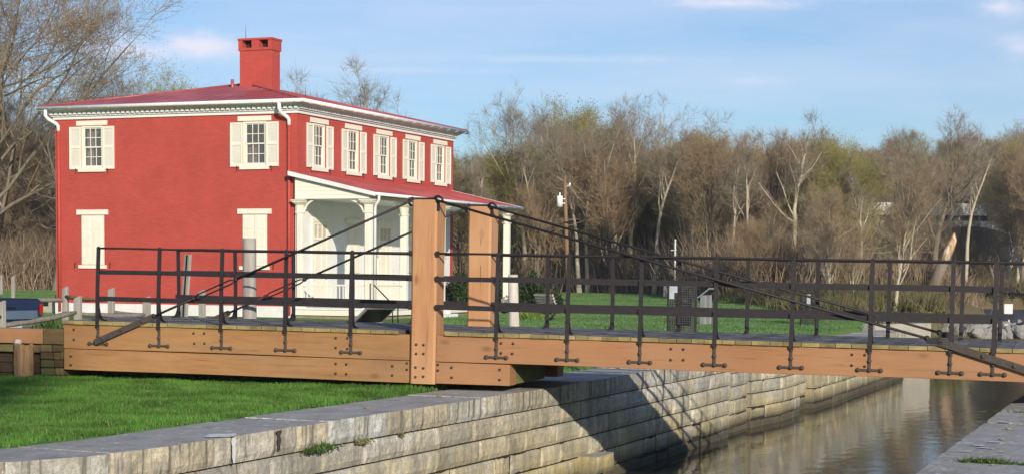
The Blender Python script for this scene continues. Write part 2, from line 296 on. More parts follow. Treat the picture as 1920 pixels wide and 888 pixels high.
m_weed = leafy('weed_leaves', (.05, .11, .02), (.13, .2, .05), .3)
m_hedge = leafy('dark_evergreen_leaves', (.018, .036, .012), (.045, .075, .022), .15)
m_lily = leafy('yellow_green_blades', (.14, .24, .04), (.26, .34, .07), .4)
m_reed = leafy('reeds', (.19, .19, .075), (.30, .28, .14), .3)
m_brush = leafy('brown_brush', (.20, .145, .085), (.10, .105, .035), .2)

# ------------------------------------------------------------------ mesh builder
class MB:
    def __init__(s, xf=None): s.v = []; s.f = []; s.sm = []; s.mi = []; s.xf = xf; s.tint = []; s._t = (1, 1, 1)
    def add(s, vs, fs, smooth=False, mi=0):
        o = len(s.v)
        for p in vs:
            p = Vector(p); s.v.append(tuple(s.xf(p)) if s.xf else tuple(p))
        for f in fs: s.f.append([i+o for i in f]); s.sm.append(smooth); s.mi.append(mi); s.tint.append(s._t)
        return s
    def box(s, x0, x1, y0, y1, z0, z1, mi=0, mat=None):
        vs = [(x, y, z) for z in (z0, z1) for y in (y0, y1) for x in (x0, x1)]
        if mat is not None: vs = [mat @ Vector(p) for p in vs]
        return s.add(vs, [(0, 2, 3, 1), (4, 5, 7, 6), (0, 1, 5, 4), (2, 6, 7, 3), (0, 4, 6, 2), (1, 3, 7, 5)], mi=mi)
    def quad(s, a, b, c, d, mi=0): return s.add([a, b, c, d], [(0, 1, 2, 3)], mi=mi)
    def tube(s, pts, rad, n=8, cap=True, mi=0):
        pts = [Vector(p) for p in pts]; K = len(pts)
        rad = rad if isinstance(rad, (list, tuple)) else [rad]*K
        vs = []; up = None
        for i, p in enumerate(pts):
            t = (pts[min(i+1, K-1)]-pts[max(i-1, 0)]).normalized()
            if up is None: up = t.orthogonal().normalized()
            up = (up-t*up.dot(t)).normalized(); b = t.cross(up)
            for k in range(n):
                a = 2*math.pi*k/n; vs.append(p+(up*math.cos(a)+b*math.sin(a))*rad[i])
        fs = [(i*n+k, i*n+(k+1) % n, (i+1)*n+(k+1) % n, (i+1)*n+k) for i in range(K-1) for k in range(n)]
        if cap: fs += [tuple(range(n))[::-1], tuple((K-1)*n+k for k in range(n))]
        return s.add(vs, fs, True, mi)
    def bar(s, a, b, w, h, up=(0, 0, 1), mi=0):
        a = Vector(a); b = Vector(b); t = (b-a).normalized(); u = Vector(up); u = (u-t*u.dot(t)).normalized(); c = t.cross(u)
        vs = [p+c*x*w/2+u*z*h/2 for p in (a, b) for x, z in ((-1, -1), (1, -1), (1, 1), (-1, 1))]
        return s.add(vs, [(0, 1, 2, 3), (4, 7, 6, 5), (0, 4, 5, 1), (1, 5, 6, 2), (2, 6, 7, 3), (3, 7, 4, 0)], mi=mi)
    def ball(s, c, r, n=10, m=7, sc=(1, 1, 1)):
        c = Vector(c); vs = []
        for i in range(m+1):
            th = math.pi*i/m
            for k in range(n):
                ph = 2*math.pi*k/n; vs.append((c.x+r*sc[0]*math.sin(th)*math.cos(ph), c.y+r*sc[1]*math.sin(th)*math.sin(ph), c.z+r*sc[2]*math.cos(th)))
        return s.add(vs, [(i*n+k, (i+1)*n+k, (i+1)*n+(k+1) % n, i*n+(k+1) % n) for i in range(m) for k in range(n)], True)
    def prism(s, poly, y0, y1, mi=0):      # poly in (x,z), extruded over y
        n = len(poly); vs = [(x, y0, z) for x, z in poly]+[(x, y1, z) for x, z in poly]
        return s.add(vs, [tuple(range(n)), tuple(range(2*n-1, n-1, -1))]+[(i, i+n, (i+1) % n+n, (i+1) % n) for i in range(n)], mi=mi)
    def build(s, name, mats, parent=None, bevel=0, recalc=True, label=None, off=None):
        if not isinstance(mats, (list, tuple)): mats = [mats]
        me = bpy.data.meshes.new(name)
        v = s.v
        if parent is not None:
            ro = parent
            while ro.parent: ro = ro.parent
            L = ro.get('_o')
            if L is not None: v = [(a-L[0], b-L[1], c-L[2]) for a, b, c in v]
        me.from_pydata(v, [], s.f); 
        me.polygons.foreach_set('use_smooth', s.sm); me.polygons.foreach_set('material_index', s.mi)
        ca = me.color_attributes.new('tint', 'FLOAT_COLOR', 'CORNER'); arr = []
        for f, t in zip(s.f, s.tint): arr += [t[0], t[1], t[2], 1]*len(f)
        ca.data.foreach_set('color', arr)
        if recalc:
            bm = bmesh.new(); bm.from_mesh(me); bmesh.ops.remove_doubles(bm, verts=bm.verts, dist=1e-6) if not s.sm or not any(s.sm) else None
            bmesh.ops.recalc_face_normals(bm, faces=bm.faces); bm.to_mesh(me); bm.free()
        for m in mats: me.materials.append(m)
        o = bpy.data.objects.new(name, me); COL.objects.link(o)
        if parent is not None: o.parent = parent
        if bevel:
            bv = o.modifiers.new('bevel', 'BEVEL'); bv.width = bevel; bv.segments = 2; bv.limit_method = 'ANGLE'; bv.angle_limit = R(40)
        if label: o['label'] = label
        return o
def tag(o, label=None, cat=None, group=None, kind=None):
    if label: o['label'] = label
    if cat: o['category'] = cat
    if group: o['group'] = group
    if kind: o['kind'] = kind
    return o
def thing(name, label, cat, loc=(0, 0, 0), group=None, rot=None, local=False):
    o = bpy.data.objects.new(name, None); COL.objects.link(o); o.location = loc; o.empty_display_size = .2
    if rot: o.rotation_euler = rot
    if not local: o['_o'] = loc
    return tag(o, label, cat, group)
def recurse_copy(o, parent=None):
    c = o.copy(); COL.objects.link(c)
    if parent is not None: c.parent = parent
    for ch in o.children: recurse_copy(ch, c)
    return c
def at(px, D):            # bearing (as seen on the plan from the lock) and distance -> plan position
    a = -yaw+math.atan((px-960)/3250.18); return Vector((math.sin(a)*D, math.cos(a)*D, 0))
rnd = random.Random(7)
def at(px, D):            # plan bearing (given as the matching column of the photograph) and depth -> place on the plan
    r = math.atan((px-960)/3250.18); a = -yaw+r; D = D/math.cos(r); return Vector((math.sin(a)*D, math.cos(a)*D, 0))
def sm(x, a, b):
    t = np.clip((np.asarray(x, float)-a)/(b-a), 0, 1); return t*t*(3-2*t)
def depth_px(x, y):
    d = -math.sin(yaw)*x+math.cos(yaw)*y; l = math.cos(yaw)*x+math.sin(yaw)*y
    return d, 960+3250*l/np.maximum(d, 1)
def woodline(px): return np.interp(px, [-600, 0, 120, 800, 1000, 1250, 1400, 1500, 1640, 1760], [120, 120, 125, 136, 136, 128, 88, 72, 60, 62])
def shore(y): return np.interp(y, [0, 8.2, 10.6, 52, 57, 74, 78, 94, 98, 104, 125, 164, 168, 174], [-20, -12, -9.0, -9.0, -8.2, -5.5, 30, 30, -7.5, -10.2, -13.5, -18.5, 60, 400])
def terrain(x, y):
    x = np.asarray(x, float); y = np.asarray(y, float); d, px = depth_px(x, y)
    top = .035*np.sin(x*.31+1)*np.sin(y*.23)*sm(d, 40, 60)
    top = top-.9*sm(y, 43, 50)*sm(px, 1628, 1652)*(y < 74)
    spit = sm(y, 69, 72)*(1-sm(y, 96, 100))*sm(px, 1745, 1765); top = top*(1-spit)-1.2*spit
    top = top+sm(d, 158, 330)*(6.5+5.0*sm(px, 1050, 1500)+5.0*sm(px, 1480, 1850))*(.55+.45*sm(px, 850, 1000))
    top = top+.5*sm(d-woodline(px), 5, 50)*sm(px, 850, 1200)*(1-sm(px, 1700, 1800))*sm(d, 60, 90)
    wd = np.where(y < 52, .35, np.where(y < 75, 3.0, 4.0))
    s = sm(shore(y)-x, -.01, 1.0*wd)
    h = -3.2*(1-s)+top*s
    right = sm(x, -1.5, -1.2)*(y < 60)
    return h*(1-right)+right*(-.02)
def gz(x, y): return float(terrain(x, y))

# ------------------------------------------------------------------ ground sheet
xs = np.concatenate([np.arange(-900, -200, 25), np.arange(-200, -70, 4), np.arange(-70, -20, 1.0), np.arange(-20, -11, .5), np.arange(-11, -8.0, .1), np.arange(-8, 4, .4), np.arange(4, 60, 3), np.arange(60, 900, 40)])
ys = np.concatenate([np.arange(-60, 0, 10), np.arange(0, 62, .6), np.arange(62, 170, 1.5), np.arange(170, 400, 6), np.arange(400, 1600, 60)])
X, Y = np.meshgrid(xs, ys); Z = terrain(X, Y)
n = np.random.default_rng(1)
near = (Y < 45) & (X > -60)
Z = Z+np.where(near & (X < -9.5), .012*np.sin(X*2.1+Y)*np.cos(Y*1.7-X*.6), 0)
d, px = depth_px(X, Y)
wl = woodline(px)
zr = sm(d-wl+3*np.sin(X*.2)+2*np.sin(Y*.37), -2, 3)
zr = np.maximum(zr, sm(-Z, .5, 1.1)*(Y > 50)); 
# gravel path to the landing beside the lock head
pa, pb = at(1480, 38), at(1665, 48)
ab = np.array([pb.x-pa.x, pb.y-pa.y]); Lp = np.hypot(*ab); tt = ((X-pa.x)*ab[0]+(Y-pa.y)*ab[1])/Lp; dist = np.abs((X-pa.x)*ab[1]-(Y-pa.y)*ab[0])/Lp
gr = (1-sm(dist, .7, 1.2))*sm(tt, 0, 2)*(1-sm(tt, Lp+3, Lp+6))
verts = np.stack([X, Y, Z], -1).reshape(-1, 3); ny, nx = X.shape
idx = np.arange(ny*nx).reshape(ny, nx)
quads = np.stack([idx[:-1, :-1], idx[:-1, 1:], idx[1:, 1:], idx[1:, :-1]], -1).reshape(-1, 4)
def np_mesh(name, verts, quads=None, tris=None, mat=None, smooth=True, parent=None, tint=None, tname='tint'):
    me = bpy.data.meshes.new(name); nv = len(verts)
    q = np.zeros((0, 4), int) if quads is None else quads; t = np.zeros((0, 3), int) if tris is None else tris
    me.vertices.add(nv); me.vertices.foreach_set('co', np.asarray(verts, np.float32).ravel())
    me.loops.add(len(q)*4+len(t)*3); me.loops.foreach_set('vertex_index', np.concatenate([q.ravel(), t.ravel()]).astype(np.int32))
    me.polygons.add(len(q)+len(t)); st = np.concatenate([np.arange(len(q))*4, len(q)*4+np.arange(len(t))*3]).astype(np.int32)
    me.polygons.foreach_set('loop_start', st)
    try: me.polygons.foreach_set('loop_total', np.concatenate([np.full(len(q), 4), np.full(len(t), 3)]).astype(np.int32))
    except Exception: pass
    me.polygons.foreach_set('use_smooth', np.full(len(q)+len(t), smooth))
    if tint is not None:
        ca = me.color_attributes.new(tname, 'FLOAT_COLOR', 'POINT'); ca.data.foreach_set('color', np.asarray(tint, np.float32).ravel())
    me.update(); me.validate()
    if mat: me.materials.append(mat)
    o = bpy.data.objects.new(name, me); COL.objects.link(o)
    if parent is not None: o.parent = parent
    return o
zone = np.stack([zr, gr, 0*zr, 0*zr+1], -1).reshape(-1, 4)
g = np_mesh('ground', verts, quads, mat=m_ground, tint=zone, tname='zone'); tag(g, kind='structure')
b = MB(); b.quad((-600, -40, -1.5), (600, -40, -1.5), (600, 80, -1.5), (-600, 80, -1.5))
wtr = b.build('water', m_water, recalc=False); tag(wtr, kind='structure')
b = MB(); b.quad((-600, 80, -1.5), (600, 80, -1.5), (600, 1200, -1.5), (-600, 1200, -1.5))
wtr = b.build('lake_water', m_lake, recalc=False); tag(wtr, kind='structure')

# ------------------------------------------------------------------ lock walls, block by block
def lerp_path(path):
    P = [Vector(p) for p in path]; S = [0]
    for a, c in zip(P, P[1:]): S.append(S[-1]+(c-a).length)
    def f(s):
        for i in range(len(P)-1):
            if s <= S[i+1] or i == len(P)-2:
                t = (s-S[i])/(S[i+1]-S[i]); q = P[i].lerp(P[i+1], t); d = (P[i+1]-P[i]).normalized(); return q, d
    return f, S[-1]
def block(mb, f, s0, s1, z0, z1, sgn, out, depth, rg, top=False, rough=.008):
    nu = max(6, int((s1-s0)/.04)); nv = max(4, int((z1-z0)/.055)); g = .010
    vs = []; seed = Vector((rg.random()*50, rg.random()*50, rg.random()*50))
    for j in range(nv+1):
        for i in range(nu+1):
            u = i/nu; v = j/nv; s = s0+g+(s1-s0-2*g)*u; z = z0+g+(z1-z0-(g if not top else 0)-g)*v
            q, d = f(s); nrm = Vector((d.y, -d.x))*sgn
            e = min(min(u, 1-u)*(s1-s0)/.06, (v if top else min(v, 1-v))*(z1-z0)/.03, 1)
            if top: e = min(e, 1)
            push = out-.022*(1-e)**2+rough*mnoise.noise(Vector((s*4.5, z*6, 0))+seed)+rough*.6*mnoise.noise(Vector((s*16, z*16, 3))+seed)
            p = q+nrm*push; vs.append((p.x, p.y, z))
    fs = [(j*(nu+1)+i, j*(nu+1)+i+1, (j+1)*(nu+1)+i+1, (j+1)*(nu+1)+i) for j in range(nv) for i in range(nu)]
    base = len(vs)
    ring = [(0, i) for i in range(nu+1)]+[(j, nu) for j in range(1, nv+1)]+[(nv, i) for i in range(nu-1, -1, -1)]+[(j, 0) for j in range(nv-1, 0, -1)]
    back = []; qa, _ = f(s0+g); qb, _ = f(s1-g); dm_ = (qb-qa).normalized(); nrm = Vector((dm_.y, -dm_.x, 0))*sgn
    for j, i in ring:
        a = Vector(vs[j*(nu+1)+i])
        vs.append(tuple(a-nrm*depth)); back.append(len(vs)-1)
    m = len(ring)
    for k in range(m):
        a = ring[k]; b_ = ring[(k+1) % m]; fs.append((a[0]*(nu+1)+a[1], back[k], back[(k+1) % m], b_[0]*(nu+1)+b_[1]))
    mb.add(vs, fs, False)
def lock_wall(path, sgn, name, label, seed, z_courses=(0, -.265, -.53, -.80, -1.07, -1.34, -1.75), lmin=.5, lmax=1.35, cope=1.02, offs=None):
    f, L = lerp_path(path); rg = random.Random(seed)
    t = thing(name, label, 'stone wall', (path[0][0], path[0][1], 0), group=None)
    body = MB(); cop = MB()
    def tint(mb):
        k = rg.uniform(.66, 1.22); wv = rg.uniform(-.08, .10); mb._t = (k*(1+wv), k, k*(1-wv*1.6))
    for ci in range(len(z_courses)-1):
        s = -rg.random()*.5+.0
        mb = cop if ci == 0 else body
        while s < L:
            l = rg.uniform(lmin, lmax)*(1.15 if ci == 0 else 1)
            a, e = max(s, 0), min(s+l, L)
            if L-e < .35: e = L; l = L-s+.01
            if e-a > .12:
                tint(mb); q, _ = f((a+e)/2)
                block(mb, f, a, e, z_courses[ci+1], z_courses[ci]+(rg.uniform(-.006, .006) if ci == 0 else 0), sgn, rg.uniform(-.018, .018)*(ci > 0)+(.02 if ci == 0 else 0)-ci*.006, cope if ci == 0 else .35, rg, top=ci == 0)
            s += l
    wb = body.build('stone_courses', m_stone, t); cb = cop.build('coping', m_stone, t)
    core = MB()
    npt = max(2, int(L/1.5))
    for k in range(npt):
        a, d = f(.06+(L-.12)*k/npt); c, d2 = f(.06+(L-.12)*(k+1)/npt-1e-4); n1 = Vector((d.y, -d.x))*sgn
        pa_, pb_, pc, pd = a-n1*.05, c-n1*.05, c-n1*.9, a-n1*.9
        zt = z_courses[0]-.05
        vs = [(p.x, p.y, z) for z in (-2.6, zt) for p in (pa_, pb_, pc, pd)]
        core.add(vs, [(0, 1, 2, 3), (4, 5, 6, 7), (0, 1, 5, 4), (1, 2, 6, 5), (2, 3, 7, 6), (3, 0, 4, 7)])
    core.build('mortar_core', m_core, t)
    return t
lw = lock_wall([(-12.2, 7.4), (-10.7, 8.8), (-9.6, 10.1), (-8.92, 11.15), (-8.52, 12.0), (-8.37, 12.9), (-8.32, 16), (-8.2, 19.5), (-8.12, 23), (-8.12, 31.6)], 1, 'lock_wall', 'long granite block lock wall with wide flat coping beside the grass, under the bridge', 3)
st_ = MB()
def face_x(y): return float(np.interp(y, [12.8, 16, 19.5, 23], [-8.36, -8.32, -8.2, -8.12]))+.052
def stain(y, wd, z1, mat, nm, seed, pool=False):
    rg_ = random.Random(seed); m = MB(); n_ = 9; vs = []
    for k in range(n_+1): z = -.004+(z1+.004)*k/n_; hw = wd*(1-.45*k/n_)*rg_.uniform(.5, 1.1); vs += [(face_x(y), y-hw, z), (face_x(y), y+hw, z)]
    m.add(vs, [(2*k, 2*k+1, 2*k+3, 2*k+2) for k in range(n_)])
    if pool: m.add([(face_x(y)-.06+.16*math.cos(a)*rg_.uniform(.6, 1.1)-.10, y+.24*math.sin(a)*rg_.uniform(.6, 1.1), .011) for a in [i*6.283/14 for i in range(14)]], [tuple(range(14))])
    return m.build(nm, mat, lw, recalc=False)
stain(13.92, .05, -.24, M('white_dropping', (.75, .75, .74), (.55, .55, .54), 30, .9), 'white_stain', 1, True)
stain(14.75, .05, -.2, M('tar_stain', (.03, .028, .025), (.08, .07, .06), 30, .9), 'black_stain', 2)
bx = MB(); rg3 = random.Random(9)
f9, L9 = lerp_path([(-7.96, 23.15), (-7.96, 23.95)]); bx._t = (1.15, 1.05, .75); block(bx, f9, 0, L9, -1.32, -1.06, 1, .08, .4, rg3, top=True); bx.build('projecting_stone', m_stone, lw)
rgs = random.Random(6)
m = MB()
for (x, y) in ((-1.85, 16.2), (-1.78, 16.0), (-1.9, 15.6), (-1.98, 15.3), (-1.75, 16.6), (-1.8, 13.6), (-1.7, 13.4), (-1.88, 18.9), (-1.7, 19.3), (-1.6, 15.7), (-1.95, 14.1)):
    n_ = 9; a0 = rgs.random()*6; sc_ = rgs.uniform(.02, .06)
    m.add([(x+sc_*1.5*math.cos(a0+i*6.283/n_)*rgs.uniform(.5, 1.2), y+sc_*math.sin(a0+i*6.283/n_)*rgs.uniform(.5, 1.2), .009) for i in range(n_)], [tuple(range(n_))])
RIGHT_SPLATS = m
seg = [([(-8.30, 31.6), (-8.30, 33.7)], (-.03, -.36, -.62, -.88, -1.16, -1.42, -1.8), 'short recessed stretch of stone lock wall just beyond the long wall'),
       ([(-8.22, 33.7), (-8.0, 35.6), (-8.02, 37.3)], (0, -.3, -.58, -.83, -1.1, -1.36, -1.8), 'bulging yellowish stretch of stone lock wall at the gate recess'),
       ([(-8.32, 37.3), (-8.3, 39.2)], (-.02, -.32, -.6, -.9, -1.2, -1.8), 'narrow set-back stretch of stone lock wall behind the bulge'),
       ([(-8.12, 39.2), (-8.1, 41), (-8.2, 47), (-8.2, 52.5)], (-.1, -.40, -.72, -1.05, -1.38, -1.8), 'farthest mossy stretch of stone lock wall, seen under the bridge beam')]
for i, (pth, zc, lab) in enumerate(seg): lock_wall(pth, 1, 'lock_wall', lab, 20+i, zc)
rw = lock_wall([(-1.93, 9), (-2.05, 16), (-2.12, 24), (-2.15, 40)], -1, 'lock_wall', 'near right lock wall seen from above as pale coping slabs with tufts in the joints', 41, lmin=.75, lmax=1.7, cope=1.3)
RIGHT_SPLATS.build('white_droppings', M('bird_dropping', (.75, .75, .74), (.5, .5, .5), 30, .9), rw, recalc=False)

# ------------------------------------------------------------------ grass blades on the near lawn
def blades(name, N, region, hmin, hmax, wd, mat, seed, lean=.6, dens=None):
    r = np.random.default_rng(seed); x = r.uniform(region[0], region[1], N); y = r.uniform(region[2], region[3], N)
    keep = region[4](x, y); 
    if dens is not None: keep &= r.random(N) < dens(x, y)
    x = x[keep]; y = y[keep]; N = len(x); z = terrain(x, y)+.012*np.sin(x*2.1+y)*np.cos(y*1.7-x*.6)-.01
    pn = np.array([mnoise.noise(Vector((a*1.1, b*1.1, 0)))+.5*mnoise.noise(Vector((a*3.7, b*3.7, 5))) for a, b in zip(x, y)])
    h = (hmin+(hmax-hmin)*r.random(N))*(1+.75*pn); ang = r.uniform(0, 6.283, N); la = r.uniform(0, 6.283, N); le = h*lean*r.random(N)
    w2 = wd*(.6+.8*r.random(N))/2
    ax, ay = np.cos(ang)*w2, np.sin(ang)*w2; lx, ly = np.cos(la)*le, np.sin(la)*le
    v = np.empty((N, 5, 3))
    v[:, 0] = np.stack([x-ax, y-ay, z], 1); v[:, 1] = np.stack([x+ax, y+ay, z], 1)
    v[:, 2] = np.stack([x+ax*.7+lx*.35, y+ay*.7+ly*.35, z+h*.6], 1); v[:, 3] = np.stack([x-ax*.7+lx*.35, y-ay*.7+ly*.35, z+h*.6], 1)
    v[:, 4] = np.stack([x+lx, y+ly, z+h], 1)
    k = np.arange(N)[:, None]*5; q = k+np.array([[0, 1, 2, 3]]); t = k+np.array([[3, 2, 4]])
    return np_mesh(name, v.reshape(-1, 3), q, t, mat=mat, smooth=False)
def inner_edge(y): return np.interp(y, [0, 8, 11, 12.2, 14, 20, 21, 32], [-14, -13.0, -9.95, -9.52, -9.38, -9.25, -9.22, -9.2])
def reg_ok(x, y): return x < inner_edge(y)+.10*np.sin(y*3.1)*np.sin(y*7.7+1)+.03*np.sin(y*23)
gb_ = blades('lawn_grass', 260000, (-17.5, -8.8, 11.2, 21.2, reg_ok), .028, .062, .008, m_grass, 5)
tag(gb_, 'short green grass between the coping and the bridge', 'grass', kind='stuff')
gbs = blades('dry_grass', 7000, (-17.5, -8.8, 11.2, 21.2, reg_ok), .03, .075, .008, leafy('straw_blades', (.34, .30, .15), (.22, .22, .09), .3), 15, 1.2)
tag(gbs, 'straw-coloured dead blades scattered through the near lawn', 'grass', kind='stuff')
gb2 = blades('lawn_grass', 60000, (-20, -9.4, 20.6, 30, lambda x, y: x < inner_edge(y)), .03, .07, .012, m_grass, 6)
tag(gb2, 'green grass behind and under the bridge beams', 'grass', kind='stuff')

def far_ok(x, y):
    d, px = depth_px(x, y); return (d < woodline(px)-1) & (x < inner_edge(y)-.1) & ((px > 800) | (px < 110)) & (px < 1700) & (px > -20)
def fdens(x, y):
    pa_, L_ = pa, Lp; t_ = ((x-pa.x)*ab[0]+(y-pa.y)*ab[1])/Lp; ds = np.abs((x-pa.x)*ab[1]-(y-pa.y)*ab[0])/Lp
    return np.where((ds < 1.0) & (t_ > 0) & (t_ < Lp+5), 0.02, np.clip(60/np.maximum(depth_px(x, y)[0], 30), .3, 1))
gb3 = blades('lawn_grass', 1500000, (-95, -9, 29, 138, far_ok), .03, .06, .024, m_grassf, 8, .8, fdens)
tag(gb3, 'sunlit green lawn beyond the bridge reaching to the woods', 'grass', kind='stuff')

# ================================================================== the swing bridge
K = .94
BO = (-9.5171*K, 22*K, 1.55+(.7128-1.55)*K)
bxf = lambda p: Vector((p[0]*K, p[1]*K, p[2]*K))
br = thing('swing_bridge', 'timber swing footbridge with black iron railings and two tall posts spanning the lock', 'bridge', BO, rot=(0, .01, .0756), local=True)
TE = 9.3
def MBb(): return MB(bxf)
rb = random.Random(3)
mb = MBb(); t = -6.25
while t < TE:
    wd = rb.choice([.17, .2, .22, .24]); k = rb.uniform(.7, 1.25); mb._t = (k, k*rb.uniform(.95, 1.03), k*rb.uniform(.88, 1.05))
    n0 = -.035+rb.uniform(-.008, .008); z1 = rb.uniform(-.004, .003)
    a, b_ = t+.004, t+wd-.004
    if a < -.33 and b_ > -.72: n0 = .36           # notched round the posts
    vs = [(x, y, z) for z in (-.053, z1) for y in (n0, 2.80) for x in (a, b_)]
    mb.add(vs, [(0, 2, 3, 1), (4, 5, 7, 6), (2, 6, 7, 3), (0, 4, 6, 2), (1, 3, 7, 5)]); mb.add([vs[0], vs[1], vs[5], vs[4]], [(0, 1, 2, 3)], mi=1)
    t += wd
deck = mb.build('deck', [m_deck, m_dend], br, recalc=False)
bm = bmesh.new(); bm.from_mesh(deck.data); bmesh.ops.remove_doubles(bm, verts=bm.verts, dist=1e-5); bmesh.ops.recalc_face_normals(bm, faces=bm.faces); bm.to_mesh(deck.data); bm.free()
def beam(name, t0, t1, n0, n1, w0, w1, mat, bev=.006, label=None):
    m = MBb(); N = max(2, int((t1-t0)/.35)); vs = []; fs = []
    for i in range(N+1):
        x = t0+(t1-t0)*i/N; dz = .004*math.sin(x*1.3+n0)
        vs += [(x, n0+.003*math.sin(x*2), w0+dz), (x, n1, w0+dz), (x, n1, w1), (x, n0+.003*math.sin(x*2+1), w1)]
    for i in range(N):
        a = i*4; b2 = a+4
        for k in range(4): fs.append((a+k, a+(k+1) % 4, b2+(k+1) % 4, b2+k))
    fs += [(0, 3, 2, 1), (N*4, N*4+1, N*4+2, N*4+3)]
    m.add(vs, fs); return m.build(name, mat, br, bevel=bev, label=label)
ub_l = beam('upper_beam', -6.24, -.745, 0, .30, -.413, -.056, m_beaml)
ub_r = beam('upper_beam', -.345, TE, 0, .30, -.418, -.056, m_beam)
lb_l = beam('lower_beam', -6.235, -.745, .002, .30, -.728, -.424, m_beaml)
lb_r = beam('lower_beam', -.345, .73, .002, .30, -.722, -.428, m_beam)
beam('upper_beam', -6.24, -.745, 2.42, 2.75, -.413, -.056, m_beam); beam('upper_beam', -.345, TE, 2.42, 2.75, -.418, -.056, m_beam)
beam('lower_beam', -6.235, .73, 2.42, 2.75, -.728, -.424, m_beam)
beam('pivot_block', -1.6, .728, .31, 1.75, -.715, -.43, m_greent)
for tt_ in (-5.2, -3.4, 2.6, 4.6, 6.6, 8.4): beam('cross_beam', tt_-.1, tt_+.1, .31, 2.41, -.30, -.06, m_beam)
def tall_post(n0):
    m = MBb(); c = .028
    x0, x1, y0, y1 = -.722, -.352, n0, n0+.37
    ring = [(x0+c, y0), (x1-c, y0), (x1, y0+c), (x1, y1-c), (x1-c, y1), (x0+c, y1), (x0, y1-c), (x0, y0+c)]
    vs = []; lv = [(-.735, 1), (-.2, 1), (.4, 1), (1.0, 1), (1.5, 1), (1.795, 1), (1.812, .93)]
    cx, cy = (x0+x1)/2, (y0+y1)/2
    for z, s in lv:
        for i, (x, y) in enumerate(ring): vs.append((cx+(x-cx)*s+.0025*math.sin(z*3+i), cy+(y-cy)*s+.0025*math.cos(z*2+i), z))
    fs = [(j*8+i, j*8+(i+1) % 8, (j+1)*8+(i+1) % 8, (j+1)*8+i) for j in range(len(lv)-1) for i in range(8)]+[tuple(range(7, -1, -1)), tuple(48+i for i in range(8))]
    m.add(vs, fs); o = m.build('tall_post', m_postw, br)
    # drying check running down the face
    c_ = MBb(); c_.add([(cx+.02, y0-.0015, 1.55), (cx+.028, y0-.0015, 1.5), (cx+.034, y0-.0015, .9), (cx+.028, y0-.0015, .35), (cx+.024, y0-.0015, .9)], [(0, 1, 2, 3, 4)])
    if n0 > 1: c_.build('drying_crack', m_dtimber, o, recalc=False)
    return o
p_near = tall_post(-.028); p_far = tall_post(2.40)
# bolts
bm_ = MBb()
for k in range(1): bm_.add([(.019*math.cos(a)*(1 if r else .55), d, .019*math.sin(a)*(1 if r else .55)) for r, d in ((1, 0), (1, -.012), (0, -.018)) for a in [R(60*i) for i in range(6)]], [(j*6+i, j*6+(i+1) % 6, (j+1)*6+(i+1) % 6, (j+1)*6+i) for j in range(2) for i in range(6)]+[tuple(12+i for i in range(6))], True)
bolts = [(-6.065, -.133), (-6.064, -.282), (-6.113, -.532), (-6.114, -.663), (-4.084, -.133), (-3.913, -.128), (-4.072, -.28), (-3.909, -.275), (-1.851, -.134), (-1.85, -.273), (-1.672, -.130), (-1.671, -.283), (-1.846, -.499), (-1.683, -.502), (-1.846, -.636), (-1.683, -.638), (-.988, -.503), (-.988, -.632), (-.77, -.455), (-.77, -.545),
         (-.625, -.188), (-.517, -.191), (-.624, -.317), (-.517, -.314), (-.63, -.507), (-.516, -.514), (-.63, -.641), (-.515, -.631), (-.31, -.46), (-.31, -.54), (-.11, -.493), (-.106, -.632), (.592, -.498), (.593, -.638), (.778, -.133), (.767, -.272), (.605, -.135), (.606, -.271), (2.981, -.138), (3.148, -.139), (2.981, -.286), (3.15, -.28), (5.362, -.138), (5.525, -.138), (5.362, -.277), (5.528, -.286), (8.1, -.14), (8.27, -.14), (8.1, -.28), (8.27, -.28)]
bsrc = None
for (tt_, ww) in bolts:
    par = p_near if -.74 < tt_ < -.34 else (ub_l if tt_ < 0 else ub_r) if ww > -.42 else (lb_l if tt_ < -.7 else lb_r)
    if bsrc is None: o = bsrc = bm_.build('bolt', m_ironw, par)
    else: o = bsrc.copy(); COL.objects.link(o); o.parent = par
    o.location = (tt_*K, (-.029 if par is p_near else -.001)*K, ww*K)
# railings
pts_n = [-5.653, -4.644, -3.634, -2.625, -1.616]; pts_f = [.5397+1.0093*i for i in range(7)]+[7.12, 8.05, 8.95]
H = 1.074
def rpost(t, side):
    n0 = -.034 if side == 0 else 2.47; sg = 1 if side == 0 else -1; m = MBb(); w_ = .028
    bot = -.09 if side == 0 else 0
    prof = [(n0, bot), (n0, .0), (n0+.006*sg, .5), (n0+.035*sg, H+.012)]
    for (na, za), (nb, zb) in zip(prof, prof[1:]): m.box(0, 1, 0, 1, 0, 1, mat=None) if False else m.add([(t-w_, na-.010, za), (t+w_, na-.010, za), (t+w_, na+.010, za), (t-w_, na+.010, za), (t-w_, nb-.010, zb), (t+w_, nb-.010, zb), (t+w_, nb+.010, zb), (t-w_, nb+.010, zb)], [(0, 3, 2, 1), (4, 5, 6, 7), (0, 1, 5, 4), (1, 2, 6, 5), (2, 3, 7, 6), (3, 0, 4, 7)])
    m.ball((t, n0+.035*sg, H+.014), .026, 8, 5, (1, .7, .6))
    # splayed foot brace sweeping inwards on to the deck
    c = [(0, .30), (.012, .20), (.04, .11), (.085, .045), (.15, .018), (.22, .012)]
    for (a, za), (b2, zb) in zip(c, c[1:]): m.bar((t+.008, n0+sg*(a+.006), za), (t+.008, n0+sg*(b2+.006), zb), .045, .014)
    return m.build('railing_post', m_iron, br)
for s in (0, 1):
    for t in pts_n+pts_f: rpost(t, s)
